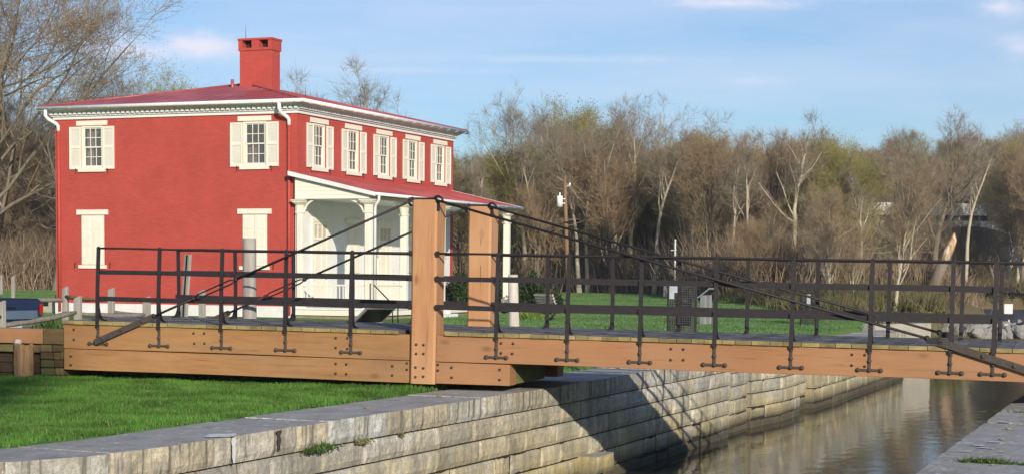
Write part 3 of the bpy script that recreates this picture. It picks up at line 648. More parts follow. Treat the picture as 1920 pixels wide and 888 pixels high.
def rail(t0, t1, side, z0, z1, name='rail'):
    n0 = -.012 if side == 0 else 2.455; m = MBb(); N = max(2, int((t1-t0)/.5)); sg = 1 if side == 0 else -1
    off = .035*((z0+z1)/2/H)*sg
    for i in range(N):
        a = t0+(t1-t0)*i/N; b2 = t0+(t1-t0)*(i+1)/N; za = .0035*math.sin(a*2.3+z0*9); zb = .0035*math.sin(b2*2.3+z0*9)
        m.add([(a, n0+off-.006, z0+za), (a, n0+off+.006, z0+za), (a, n0+off+.006, z1+za), (a, n0+off-.006, z1+za), (b2, n0+off-.006, z0+zb), (b2, n0+off+.006, z0+zb), (b2, n0+off+.006, z1+zb), (b2, n0+off-.006, z1+zb)], [(0, 1, 5, 4), (1, 2, 6, 5), (2, 3, 7, 6), (3, 0, 4, 7)]+([(0, 3, 2, 1)] if i == 0 else [])+([(4, 5, 6, 7)] if i == N-1 else []))
    return m.build(name, m_iron, br)
for s in (0, 1):
    for (t0, t1) in ((-5.70, -.725), (-.350, 7.16 if s == 0 else 7.3)):
        rail(t0, t1, s, .692, .757, 'middle_rail'); rail(t0, t1, s, .300, .368, 'lower_rail')
    for (t0, t1) in ((-5.68, -.725), (-.350, 9.1)):
        n0 = -.034+.035 if s == 0 else 2.47-.035; N = 12
        m = MBb(); m.tube([(t0+(t1-t0)*i/N, n0, H+.003*math.sin(i*1.7)) for i in range(N+1)], .0155, 7); m.build('top_rail', m_iron, br)
# bracket collars on the big posts
for t in (-.735, -.338):
    for z in (.73, .335, H): m = MBb(); m.box(t-.012, t+.012, -.05, .03, z-.04, z+.035); m.box(t-.03, t+.03, -.046, -.03, z-.02, z+.02); m.build('rail_socket', m_iron, br)
# T shaped anchor straps below each railing post
tb = MBb()
tb.box(-.017, .017, -.016, 0, -.345, -.05); tb.box(-.14, .14, -.013, 0, -.348, -.316)
for (x, z, r_) in ((0, -.10, .027), (0, -.215, .029), (0, -.332, .031), (-.145, -.332, .031), (.145, -.332, .031)): tb.ball((x, -.012, z), r_, 8, 6, (1, .75, 1))
for x in (-.06, .06): tb.box(x-.03, x+.03, -.018, -.002, -.342, -.322)
ts = tb.build('anchor_strap', m_ironw, br)
for i, t in enumerate(pts_n+pts_f):
    o = ts if i == 0 else ts.copy()
    if i: COL.objects.link(o); o.parent = br
    o.location = (t*K, -.003*K, .0)
# truss rods
def truss(n, near):
    nn = n-.055
    L0, L1 = Vector((-5.66, nn, -.30)), Vector((-4.70, nn, .10)); top = Vector((-.735, nn, 1.785))
    m = MBb(); m.bar(L0-(L1-L0)*.02, L1, .028, .085, (0, 0, 1))
    for k in (.12, .45, .8): m.ball(L0.lerp(L1, k)+Vector((0, -.02, 0)), .026, 8, 5, (1, .7, 1))
    m.build('truss_strap', m_ironw, br)
    # rod with an open turnbuckle
    def rod(a, b_, k0, k1, nm='truss_rod'):
        d = (b_-a).normalized(); u = Vector((-d.z, 0, d.x)); m = MBb()
        q0, q1 = a.lerp(b_, k0), a.lerp(b_, k1)
        m.tube([a, q0], .018, 7); m.tube([q1, b_], .018, 7)
        for sgn in (-1, 1): m.tube([q0, q0.lerp(q1, .12)+u*.03*sgn, q0.lerp(q1, .88)+u*.03*sgn, q1], .012, 6)
        m.ball(q0, .034, 8, 6); m.ball(q1, .034, 8, 6); m.ball(a, .036, 8, 6)
        return m.build(nm, m_iron, br)
    rod(L1, top, .16, .33)
    Rt_, Rb = Vector((-.335, nn, 1.80)), Vector((6.36, nn, .085))
    R3, R4 = Vector((6.50, nn, .04)), Vector((9.3, nn, -.82+.02))
    m = MBb(); m.tube([Rt_, Rt_.lerp(Rb, .5)+Vector((0, 0, -.012)), Rb], .018, 7)
    m.build('truss_rod', m_iron, br)
    m = MBb(); m.box(6.30, 6.46, nn-.03, nn+.03, .03, .11); m.ball((6.30, nn, .1), .04, 8, 6); m.ball((6.45, nn, .075), .04, 8, 6); m.bar(Rb, R3, .03, .03); m.build('rod_clevis', m_iron, br)
    m = MBb(); dd = Vector((7.6, nn, -.285)); m.bar(Vector((6.44, nn, .06)), dd, .026, .09)
    m.bar(dd, Vector((7.98, nn, -.40)), .026, .09)
    for k in (.45, .80): m.ball(R3.lerp(dd, k)+Vector((0, -.018, 0)), .03, 8, 5, (1, .7, 1))
    m.build('truss_strap', m_ironw, br)
    # saddle that carries the rod over the post top
    m = MBb(); yy = n+.06
    m.tube([top, (-.72, nn+.02, 1.825), (-.66, nn+.07, 1.828), (-.53, nn+.075, 1.826), (-.42, nn+.07, 1.828), (-.37, nn+.03, 1.845), Rt_], .016, 7)
    m.tube([(-.40, nn+.06, 1.80), (-.37, nn+.03, 1.852), (-.325, nn+.01, 1.862), (-.27, nn, 1.83), (-.26, nn, 1.79)], .017, 7)
    m.tube([(-.73, nn+.04, 1.72), (-.76, nn, 1.77), (-.75, nn, 1.82), (-.70, nn+.03, 1.835)], .02, 7)
    m.box(-.355, -.335, n-.02, n+.05, 1.66, 1.80); m.build('rod_saddle', m_iron, br)
truss(0, True); truss(2.40, False)

# ------------------------------------------------------------------ timber cribbing, capping beam and stump left of the bridge
cr = thing('timber_crib', 'stack of mossy old timbers supporting the left end of the footbridge', 'timber crib', BO, rot=(0, .004, .0756), local=True)
def crb(x0, x1, n0, n1, w0, w1, mat=m_dtimber, nm='timber', bev=.012, dx=0):
    k = rb.uniform(.7, 1.5); m = MBb(); m._t = (k, k*rb.uniform(.9, 1.1), k*rb.uniform(.8, 1)); m.box(x0, x1, n0, n1, w0, w1); return m.build(nm, mat, cr, bevel=bev)
crb(-6.60, -6.262, .01, 1.9, -.325, -.095, m_dtimber); 
for (a, b_, z0, z1) in ((-6.66, -6.47, -.44, -.335), (-6.46, -6.262, -.44, -.335), (-6.66, -6.45, -.555, -.448), (-6.44, -6.32, -.555, -.45), (-6.315, -6.262, -.55, -.44), (-6.64, -6.42, -.675, -.565), (-6.41, -6.28, -.67, -.56), (-6.64, -6.42, -.79, -.685), (-6.41, -6.27, -.785, -.68), (-6.62, -6.5, -.92, -.80)):
    crb(a, b_, .03+rb.uniform(-.03, .03), 1.6, z0, z1)
m = MBb(); m._t = (1.3, 1.1, .9); m.add([(-6.49, .02, -.95), (-5.95, .02, -.95), (-6.26, .04, -.80), (-6.45, .04, -.81), (-6.49, 1.2, -.95), (-5.95, 1.2, -.95), (-6.26, 1.2, -.80), (-6.45, 1.2, -.81)], [(0, 1, 2, 3), (7, 6, 5, 4), (0, 4, 5, 1), (1, 5, 6, 2), (2, 6, 7, 3), (3, 7, 4, 0)]); m.build('timber', m_dtimber, cr, bevel=.01)
wal = thing('retaining_wall', 'dark planked timber retaining wall capped by a bright orange-brown beam, behind the split stump', 'retaining wall', BO, rot=(0, .004, .0756), local=True)
def wl_(x0, x1, n0, n1, w0, w1, mat, nm, k=1): m = MBb(); m._t = (k, k, k*.95); m.box(x0, x1, n0, n1, w0, w1); return m.build(nm, mat, wal, bevel=.008)
wl_(-11, -6.622, .03, .35, -.325, -.105, m_beam, 'capping_beam')
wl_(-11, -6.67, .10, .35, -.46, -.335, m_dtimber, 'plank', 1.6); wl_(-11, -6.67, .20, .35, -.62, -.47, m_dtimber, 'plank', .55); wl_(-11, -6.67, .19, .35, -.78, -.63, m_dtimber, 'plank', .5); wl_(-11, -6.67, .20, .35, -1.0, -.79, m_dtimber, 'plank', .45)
st = thing('split_stump', 'short split post of pale splintered wood standing in front of the dark retaining wall', 'stump', BO, rot=(0, .004, .0756), local=True)
m = MBb(); rs = random.Random(4); vs = []; cx, cy = -6.86, -.10; n_ = 14
prof = [(-.98, 1.0), (-.8, .98), (-.6, 1.0), (-.42, .98), (-.33, 1.02)]
for j, (z, s) in enumerate(prof):
    for i in range(n_):
        a = 2*math.pi*i/n_; r = .155*s*(1+.10*math.sin(3*a+.6)+.05*math.sin(7*a+j))
        gro = -.035 if i in (3, 9, 10) else 0
        zz = z+(rs.uniform(-.03, .07) if j == 4 else 0)
        vs.append((cx+(r+gro)*math.cos(a)-.02*(z+.98), cy+(r+gro)*.8*math.sin(a), zz))
vs.append((cx-.01, cy, -.37))
fs = [(j*n_+i, j*n_+(i+1) % n_, (j+1)*n_+(i+1) % n_, (j+1)*n_+i) for j in range(4) for i in range(n_)]+[(4*n_+i, 4*n_+(i+1) % n_, 5*n_) for i in range(n_)]
m.add(vs, fs); m.build('stump_body', m_stump, st)
m = MBb(); m.ball((cx-.075, cy-.03, -.30), .062, 9, 6, (1, 1, .8)); m.build('rounded_stone', m_logp, st)

# ================================================================== the lock keeper's house
HX0, HX1, HY0, HY1 = -36.1, -26.86, 49.0, 61.37
house = thing('brick_house', 'two-storey red painted brick house with cream shutters, hipped red roof and side porch', 'house', (-31.48, 49, 0))
FR = lambda p: Vector((p[0], HY0-p[1], p[2]))
SD = lambda p: Vector((HX1+p[1], p[0], p[2]))
BK = lambda p: Vector((p[0], HY1+p[1], p[2])); LF = lambda p: Vector((HX0-p[1], p[0], p[2]))
WZ0, WZ1 = 4.87, 6.28
front_w = [-34.62, -28.41]; side_w = [50.47, 52.91, 55.30, 57.68, 60.12]
def wall(xf, s0, s1, z0, z1, ops, name='wall', mat=m_brick, dep=.14):
    m = MB(xf); S = sorted({s0, s1, *[v for o in ops for v in o[:2]]}); Zs = sorted({z0, z1, *[v for o in ops for v in o[2:]]})
    for a, b_ in zip(S, S[1:]):
        for c, d_ in zip(Zs, Zs[1:]):
            if any(o[0] <= a and b_ <= o[1] and o[2] <= c and d_ <= o[3] for o in ops): continue
            m.quad((a, 0, c), (b_, 0, c), (b_, 0, d_), (a, 0, d_))
    for a, b_, c, d_ in ops:
        m.quad((a, 0, c), (a, -dep, c), (a, -dep, d_), (a, 0, d_)); m.quad((b_, 0, c), (b_, -dep, c), (b_, -dep, d_), (b_, 0, d_))
        m.quad((a, 0, c), (b_, 0, c), (b_, -dep, c), (a, -dep, c)); m.quad((a, 0, d_), (b_, 0, d_), (b_, -dep, d_), (a, -dep, d_))
    o = m.build(name, mat, house, recalc=False)
    bm = bmesh.new(); bm.from_mesh(o.data); bmesh.ops.remove_doubles(bm, verts=bm.verts, dist=1e-5); bmesh.ops.recalc_face_normals(bm, faces=bm.faces); bm.to_mesh(o.data); bm.free(); return o
ow = .43
wall(FR, HX0, HX1, .38, 6.52, [(c-ow, c+ow, WZ0, WZ1) for c in front_w]+[(c-.46, c+.46, 1.66, 3.32) for c in front_w])
wall(SD, HY0, HY1, .38, 6.52, [(c-ow, c+ow, WZ0, WZ1) for c in side_w])
wall(BK, HX0, HX1, .38, 6.52, []); wall(LF, HY0, HY1, .38, 6.52, [(51.6-.45, 51.6+.45, .9, 2.95)])
m = MB(); m.box(HX0+.35, HX1-.35, HY0+1.1, HY1-.9, .4, 6.4); m.build('dark_interior', m_dark, house)
m = MB(); m.box(HX0-.035, HX1+.035, HY0-.035, HY1+.035, -.4, .38); m.build('whitewashed_foundation', m_foot, house)
def shutter(par, xf, c, z0, z1, wd, ang=0., hinge=-1):
    m = MB(xf); a, b_ = c-wd/2, c+wd/2; sw = .052
    m.box(a, a+sw, .012, .052, z0, z1); m.box(b_-sw, b_, .012, .052, z0, z1)
    zm = z0+(z1-z0)*.52
    for q0, q1 in ((z0, z0+.09), (zm-.045, zm+.045), (z1-.07, z1)): m.box(a+sw, b_-sw, .012, .050, q0, q1)
    o = m.build('shutter', m_cream, par)
    sl_ = MB(xf)
    for q0, q1 in ((z0+.09, zm-.045), (zm+.045, z1-.07)):
        n_ = int((q1-q0)/.048)
        for i in range(n_):
            z = q0+(i+.5)*(q1-q0)/n_; sl_.quad((a+sw, .036, z-.024), (b_-sw, .036, z-.024), (b_-sw, .027, z+.023), (a+sw, .027, z+.023))
        sl_.quad((a+sw, .016, q0), (b_-sw, .016, q0), (b_-sw, .016, q1), (a+sw, .016, q1))
    sl_.build('louvre_panel', m_slat, o, recalc=False)
    d = MB(xf); x = c+(.03 if hinge < 0 else -.03); d.tube([(x, .012, z0-.02), (x, .05, z0-.03), (x, .055, z0-.10), (x+.02, .05, z0-.14)], .009, 5); d.tube([(x, .055, z0-.03), (x-.01, .06, z0+.03)], .009, 5); d.build('shutter_dog', m_iron_h, o)
def sash_window(xf, c, curtain=None, gap=(0, .035)):
    win = MB(xf); f = .075
    # outer frame
    for a, b_, z0, z1 in ((c-ow, c-ow+f, WZ0, WZ1), (c+ow-f, c+ow, WZ0, WZ1), (c-ow+f, c+ow-f, WZ1-.06, WZ1), (c-ow+f, c+ow-f, WZ0, WZ0+.05)): win.box(a, b_, -.11, -.012, z0, z1)
    wo = win.build('window', m_cream, house)
    l = MB(xf); l.box(c-.61, c+.61, -.02, .030, WZ1+.012, WZ1+.165); 
    for sx in (-.54, .54): l.box(c+sx-.012, c+sx+.012, .03, .036, WZ1+.05, WZ1+.074)
    l.build('lintel', m_cream, wo)
    l = MB(xf); l.box(c-.53, c+.53, -.05, .065, WZ0-.122, WZ0-.004); l.build('sill', m_cream, wo)
    g0, g1 = c-ow+f, c+ow-f; zm = (WZ0+.05+WZ1-.06)/2
    def sash(z0, z1, d):
        s = MB(xf); b_ = .035
        for q in ((g0, g0+b_, z0, z1), (g1-b_, g1, z0, z1)): s.box(q[0], q[1], d-.035, d, q[2], q[3])
        s.box(g0+b_, g1-b_, d-.035, d, z0, z0+b_*1.2); s.box(g0+b_, g1-b_, d-.035, d, z1-b_, z1)
        gw = (g1-g0-2*b_)
        for i in (1, 2): x = g0+b_+gw*i/3; s.box(x-.011, x+.011, d-.03, d-.004, z0+b_*1.2, z1-b_)
        z = (z0+z1)/2
        for i in range(3): s.box(g0+b_+gw*i/3+.011*(i > 0), g0+b_+gw*(i+1)/3-.011*(i < 2), d-.03, d-.004, z-.011, z+.011)
        so = s.build('sash', m_cream, wo)
        p = MB(xf); p.quad((g0+b_, d-.02, z0+b_), (g1-b_, d-.02, z0+b_), (g1-b_, d-.02, z1-b_), (g0+b_, d-.02, z1-b_)); p.build('pane', m_glass, wo, recalc=False)
    sash(zm-.015, WZ1-.06, -.045); sash(WZ0+.05, zm+.015, -.075)
    # drapes inside
    cu = MB(xf)
    def drape(x0, x1, z0, z1, taper=0.):
        n_ = 14; vs = []
        for j in range(7):
            v = j/6
            for i in range(n_+1): u = i/n_; xx = x0+(x1-x0)*u*(1-taper*math.sin(math.pi*v*.62)); vs.append((xx, -.24+.022*math.sin(u*22+v), z1+(z0-z1)*v))
        cu.add(vs, [(j*(n_+1)+i, j*(n_+1)+i+1, (j+1)*(n_+1)+i+1, (j+1)*(n_+1)+i) for j in range(6) for i in range(n_)], True)
    if curtain == 'drawn': drape(g0, c-.10, WZ0, WZ1); drape(c-.10, c+.13, zm, WZ1-.12, .8); drape(g1, g1-.07, zm, WZ1)
    elif curtain == 'blind': drape(g0, g0+.16, WZ0, zm); drape(g0+.2, g0+.36, WZ0, zm)
    else: drape(c+.02, g1, WZ0, WZ1); drape(g0, g0+.05, WZ0, WZ1)
    cu.build('curtain', m_curtain, wo, recalc=False)
    shutter(wo, xf, c-ow-.225+gap[0]*-1, WZ0-.03, WZ1-.03, .45, 0, -1); shutter(wo, xf, c+ow+.225+gap[1], WZ0-.03, WZ1-.03, .45, 0, 1)
sash_window(FR, front_w[0], 'drawn', (0, .01)); sash_window(FR, front_w[1], 'blind', (0, .01))
for c in side_w: sash_window(SD, c, None, (.0, .045))
def blank_window(xf, c, z0, z1, hw, par=house, dogs=True, mat=m_cream):
    m = MB(xf); m.box(c-hw, c+hw, -.10, -.02, z0, z1)
    for sx in (-1, 1):
        a, b_ = (c-hw+.02, c-.012) if sx < 0 else (c+.012, c+hw-.02); hh = (z1-z0-.04)
        m.box(a, b_, -.02, .012, z0+.02, z1-.02)
        for k in range(3):
            q0 = z0+.11+k*hh/3; q1 = q0+hh/3-.10
            m.box(a+.07, b_-.07, .012, .021, q0, q1)
    wo = m.build('shuttered_window', mat, par, bevel=.003)
    l = MB(xf); l.box(c-hw-.16, c+hw+.16, -.02, .045, z1+.005, z1+.17)
    for sx in (-hw-.08, hw+.08): l.box(c+sx-.012, c+sx+.012, .045, .051, z1+.06, z1+.085)
    l.build('lintel', mat, wo)
    l = MB(xf); l.box(c-hw-.09, c+hw+.09, -.02, .06, z0-.115, z0-.004); l.build('sill', mat, wo)
    if dogs:
        for sx in (-.70, .70): d = MB(xf); x = c+sx; d.tube([(x, .0, z0+.02), (x, .05, z0+.02), (x+.01, .055, z0-.10)], .011, 5); d.tube([(x, .05, z0+.02), (x+.02, .05, z0+.09)], .011, 5); d.build('shutter_dog', m_iron_h, wo)
for c in front_w: blank_window(FR, c, 1.66, 3.32, .46)
# cornice
def slab(z0, z1, d, dz=None, d2=None):
    m = MB(); d2 = d if d2 is None else d2
    vs = [(x, y, z) for z, e in ((z0, d), (z1, d2)) for y in (HY0-e, HY1+e) for x in (HX0-e, HX1+e)]
    m.add(vs, [(0, 2, 3, 1), (4, 5, 7, 6), (0, 1, 5, 4), (2, 6, 7, 3), (0, 4, 6, 2), (1, 3, 7, 5)]); return m
cor = slab(6.505, 6.60, .05).build('cornice', m_white, house)
slab(6.60, 6.632, .105).build('moulding', m_white, cor); slab(6.634, 6.74, .06).build('dentil_board', m_white, cor)
dm = MB(); dm.box(-.0575, .0575, -.0595, .0595, -.044, .044); dsp = []
x = HX0-.04
while x < HX1+.12: dsp.append((x, HY0-.1205)); x += .19
y = HY0-.03
while y < HY1+.12: dsp.append((HX1+.1205, y)); y += .19
rest = MB(); d0 = None
for i, (x, y) in enumerate(dsp):
    if i < 98:

        if i == 0:
            tmp = dm.build('dentil', m_white); tmp.parent = cor; d0 = tmp; o = tmp; dme = tmp.data
        else: o = bpy.data.objects.new('dentil', dme); COL.objects.link(o); o.parent = cor
        o.location = (x+31.48, y-49, 6.694)
    else: rest.box(x-.0595, x+.0595, y-.0575, y+.0575, 6.650, 6.738)
tag(rest.build('dentil_row', m_white, cor), kind='stuff')
slab(6.742, 6.765, .20).build('moulding', m_white, cor); slab(6.767, 6.87, .20, d2=.34).build('soffit', m_white, cor)
EV = .39; 
gm = MB(); e = EV+.03; cs = [(HX0-e, HY0-e), (HX1+e, HY0-e), (HX1+e, HY1+e), (HX0-e, HY1+e)]
for (a, b_) in zip(cs, cs[1:]+cs[:1]): gm.tube([(a[0], a[1], 6.865), (b_[0], b_[1], 6.865)], .062, 8)
for c in cs: gm.ball((c[0], c[1], 6.865), .062, 8, 6)
gut = gm.build('gutter', m_gutter, house)
hm = MB()
for i in range(13): x = HX0+.1+i*.77; hm.bar((x+.06, HY0-e-.07, 6.84), (x-.04, HY0-e+.03, 6.79), .03, .012)
for i in range(17): y = HY0+.1+i*.77; hm.bar((HX1+e+.07, y+.06, 6.84), (HX1+e-.03, y-.04, 6.79), .03, .012)
hm.build('gutter_hangers', m_gutter, gut)
# roof
RX, RY0, RY1, RZ, EZ = -31.48, 53.7, 56.7, 8.03, 6.905
rx0, rx1, ry0, ry1 = HX0-EV-.03, HX1+EV+.03, HY0-EV-.03, HY1+EV+.03
rm = MB(); vs = [(rx0, ry0, EZ), (rx1, ry0, EZ), (rx1, ry1, EZ), (rx0, ry1, EZ), (RX, RY0, RZ), (RX, RY1, RZ)]
rm.add(vs, [(0, 1, 4), (1, 2, 5, 4), (2, 3, 5), (3, 0, 4, 5), (3, 2, 1, 0)]); roof = rm.build('roof', m_roof, house)
sm_ = MB()
def seam(a, b_): sm_.bar(Vector(a)+Vector((0, 0, .012)), Vector(b_)+Vector((0, 0, .012)), .022, .035)
k = .5
while k < rx1-rx0-.3:
    x = rx0+k; fr = (x-rx0)/(RX-rx0) if x < RX else (rx1-x)/(rx1-RX); seam((x, ry0+.01, EZ), (x, ry0+(RY0-ry0)*fr, EZ+(RZ-EZ)*fr)); k += .52
k = .5
while k < ry1-ry0-.3:
    y = ry0+k; fr = min(1, (y-ry0)/(RY0-ry0), (ry1-y)/(ry1-RY1)); seam((rx1-.01, y, EZ), (rx1-(rx1-RX)*fr, y, EZ+(RZ-EZ)*fr)); seam((rx0+.01, y, EZ), (rx0+(RX-rx0)*fr, y, EZ+(RZ-EZ)*fr)); k += .52
sm_.build('standing_seams', m_roof, roof)
hp = MB()
for a, b_ in ((vs[0], vs[4]), (vs[1], vs[4]), (vs[2], vs[5]), (vs[4], vs[5])): hp.tube([Vector(a)+Vector((0, 0, .02)), Vector(b_)+Vector((0, 0, .02))], .035, 6)
hp.build('hip_caps', m_roof, roof)
m = MB(); m.tube([(-31.55, 52.9, 7.6), (-31.55, 52.9, 8.12)], .06, 10); m.build('vent_pipe', m_roof, roof)
for (x, y, z) in ((-31.25, 53.3, 9.6), (-29.6, 54.6, 7.6)): m = MB(); m.tube([(x, y, z-.1), (x, y, z+.42)], [.012, .004], 5); m.build('lightning_rod', m_iron_h, roof)
# chimney with two flue openings near the top
m = MB(); cx0, cx1, cy0, cy1 = -31.32, -30.07, 53.0, 53.62
m.box(cx0, cx1, cy0, cy1, 7.2, 9.12); ch = m.build('chimney', m_brick, roof, bevel=.01)
m = MB(); W = cx1-cx0; e = .035; zb, zo, zt, zT = 9.10, 9.19, 9.45, 9.52
m.box(cx0-e, cx1+e, cy0-e, cy1+e, zb, zo)
for a, b_ in ((0, .12), (.40, .63), (.89, 1)): m.box(cx0-e+(W+2*e)*a, cx0-e+(W+2*e)*b_, cy0-e, cy1+e, zo+.001, zt-.001)
m.box(cx0-e+.1, cx1+e-.1, cy1-.1, cy1-.02, zo+.001, zt-.001)
m.box(cx0-e-.02, cx1+e+.02, cy0-e-.02, cy1+e+.02, zt, zT); m.build('chimney_crown', m_brick, ch)
m = MB(); m.box(cx0+.15, cx1-.15, cy0+.22, cy1-.14, zo+.003, zt-.003); m.build('flue', m_core, ch)
m = MB(); m.box(cx0-.12, cx1+.12, cy0-.15, cy1+.12, 7.3, 7.73); 
# downspouts
def spout(pts, mat, r, par=house, nm='downspout'): m = MB(); m.tube(pts, r, 8); return m.build(nm, mat, par)
for x0, x1 in ((-27.30, -27.12), (-36.20, -35.92)):
    d_ = spout([(x0, HY0-.39, 6.85), (x0, HY0-.39, 6.62), (x0+(x1-x0)*.2, HY0-.34, 6.52), (x1-(x1-x0)*.1, HY0-.12, 6.36), (x1, HY0-.075, 6.28), (x1, HY0-.07, 6.12)], m_gutter, .062)
    spout([(x1, HY0-.07, 6.14), (x1, HY0-.07, .1)], m_brick, .05, nm='painted_downspout')
# ---- porch
PX = -24.08; PY0, PY1 = 48.75, 61.05
m = MB(); m.box(HX1+.04, PX+.04, PY0, PY1, .30, .36); po = m.build('porch_floor', m_white, house)
m = MB(); m.box(HX1+.04, PX, PY0+.03, PY1-.03, .125, .298); m.build('porch_skirt', m_cream, house)
m = MB(); m.box(HX1+.04, PX-.1, PY0+.10, PY1-.15, -.3, .123); m.build('rubble_base', m_rubble, house)
m = MB(); m.box(HX1+.004, HX1+.02, PY0+.12, PY1, .36, 4.30); m.build('porch_wall', m_white, house)
tz = lambda x: 4.62+(x-HX1)/(PX+.13-HX1)*(3.96-4.62)
m = MB(); prf = [(HX1+.005, tz(HX1)), (PX+.13, tz(PX+.13)), (PX+.13, tz(PX+.13)-.05), (HX1+.005, tz(HX1)-.05)]; m.prism(prf, PY0-.10, PY1+.15); pr = m.build('porch_roof', m_roof, house)
m = MB(); y = PY0
while y < PY1+.1: m.bar((HX1+.01, y, tz(HX1)+.01), (PX+.12, y, tz(PX+.12)+.01), .02, .03); y += .52
m.build('standing_seams', m_roof, pr)
for yy in (PY0-.13, PY1+.152):
    m = MB(); m.prism([(HX1-.14, tz(HX1-.14)+.012), (PX+.16, tz(PX+.16)+.012), (PX+.16, tz(PX+.16)-.11), (HX1-.14, tz(HX1-.14)-.13)], yy, yy+.028); m.build('rake_board', m_white, pr)
m = MB(); m.prism([(HX1+.03, tz(HX1+.03)-.055), (PX-.13, tz(PX-.13)-.055), (PX-.13, 3.78), (HX1+.03, 3.78)], PY0+.04, PY0+.09); m.build('gable_boarding', m_siding, pr)
m = MB(); m.box(PX-.28, PX-.12, PY0+.10, PY1-.02, 3.76, 3.955); m.build('porch_beam', m_cream, house)
m = MB(); m.box(HX1+.022, PX-.30, PY0+.12, PY1-.1, 3.80, 3.83); m.build('porch_ceiling', m_white, house)
m = MB(); m.tube([(PX+.18, PY0-.12, tz(PX+.13)-.045), (PX+.18, PY1+.15, tz(PX+.13)-.045)], .05, 8); pg = m.build('porch_gutter', m_gutter, pr)
m = MB()
for i in range(16): y = PY0+.2+i*.8; m.bar((PX+.24, y+.05, tz(PX)-.07), (PX+.14, y-.05, tz(PX)-.12), .028, .012)
m.build('gutter_hangers', m_gutter, pg)
spout([(PX+.18, PY0+.10, 3.86), (PX+.17, PY0+.12, 3.74), (PX+.05, PY0+.16, 3.60), (PX-.0, PY0+.2, 3.48), (PX-.0, PY0+.2, .3)], m_gutter, .045)
def column(xc, yc, w=.115, caps=True):
    m = MB(); z0, z1 = .36, 3.76
    m.box(xc-w-.03, xc+w+.03, yc-w-.03, yc+w+.03, z0, z0+.16)
    c = .03; ring = [(-w+c, -w), (w-c, -w), (w, -w+c), (w, w-c), (w-c, w), (-w+c, w), (-w, w-c), (-w, -w+c)]
    vs = [(xc+x, yc+y, z) for z in (z0+.16, z1-.42) for x, y in ring]; m.add(vs, [tuple(range(8)), tuple(range(8, 16))]+[(i, (i+1) % 8, 8+(i+1) % 8, 8+i) for i in range(8)])
    o = m.build('porch_column', m_cream, house)
    m = MB()
    m.box(xc-w-.02, xc+w+.02, yc-w-.02, yc+w+.02, z1-.42, z1-.385)
    m.box(xc-w+.01, xc+w-.01, yc-w+.01, yc+w-.01, z1-.385, z1-.16)
    lv = [(z1-.16, w+.0), (z1-.12, w+.05), (z1-.095, w+.06), (z1-.09, w+.09), (z1-.04, w+.10), (z1-.035, w+.13), (z1-.002, w+.13)]
    vs = [(xc+sx*e_, yc+sy*e_, z) for z, e_ in lv for sx, sy in ((-1, -1), (1, -1), (1, 1), (-1, 1))]
    m.add(vs, [(0, 1, 2, 3), tuple(range(len(vs)-4, len(vs)))]+[(j*4+i, j*4+(i+1) % 4, (j+1)*4+(i+1) % 4, (j+1)*4+i) for j in range(len(lv)-1) for i in range(4)]); m.build('capital', m_cream, o)
    return o
cys = [48.92, 51.5, 54.5, 57.4, 60.5]
for y in cys: column(PX-.2, y)
column(HX1+.16, 48.92, .105)
def brace(p0, p1, bow):
    m = MB(); P0 = Vector(p0); P1 = Vector(p1); n_ = 6; pp = []
    for i in range(n_+1): t = i/n_; q = P0.lerp(P1, t)+Vector(bow)*math.sin(math.pi*t); pp.append(q)
    for a, b_ in zip(pp, pp[1:]): m.bar(a, b_, .05, .055, (0, 0, 1))
    m.build('curved_bracket', m_cream, house)
brace((HX1+.29, 48.92, 3.36), (HX1+.62, 48.92, 3.75), (-.05, 0, .05)); brace((PX-.34, 48.92, 3.3), (PX-.80, 48.92, 3.75), (.06, 0, .06))
for y in cys[:-1]: brace((PX-.2, y+.16, 3.34), (PX-.2, y+.55, 3.75), (0, -.05, .05))
for y in cys[1:]: brace((PX-.2, y-.16, 3.34), (PX-.2, y-.55, 3.75), (0, .05, .05))
def balustrade(a, b_, step=.125, name='balustrade'):
    m = MB(); a = Vector(a); b_ = Vector(b_); n_ = int((b_-a).length/step)
    m.bar(a+Vector((0, 0, .72)), b_+Vector((0, 0, .72)), .06, .05); m.bar(a+Vector((0, 0, .10)), b_+Vector((0, 0, .10)), .05, .045)
    for i in range(1, n_): q = a.lerp(b_, i/n_); m.box(q.x-.015, q.x+.015, q.y-.015, q.y+.015, q.z+.10, q.z+.71)
    m.build(name, m_cream, house)
balustrade((HX1+.28, 48.92, .36), (PX-.33, 48.92, .36)); balustrade((PX-.2, 49.06, .36), (PX-.2, 51.36, .36)); 
m = MB()
for i, (d0, z) in enumerate(((.0, .25), (.28, .12))): m.box(PX+.045+d0, PX+.33+d0, 51.9, 54.1, -.1, z)
m.build('porch_steps', m_white, house)
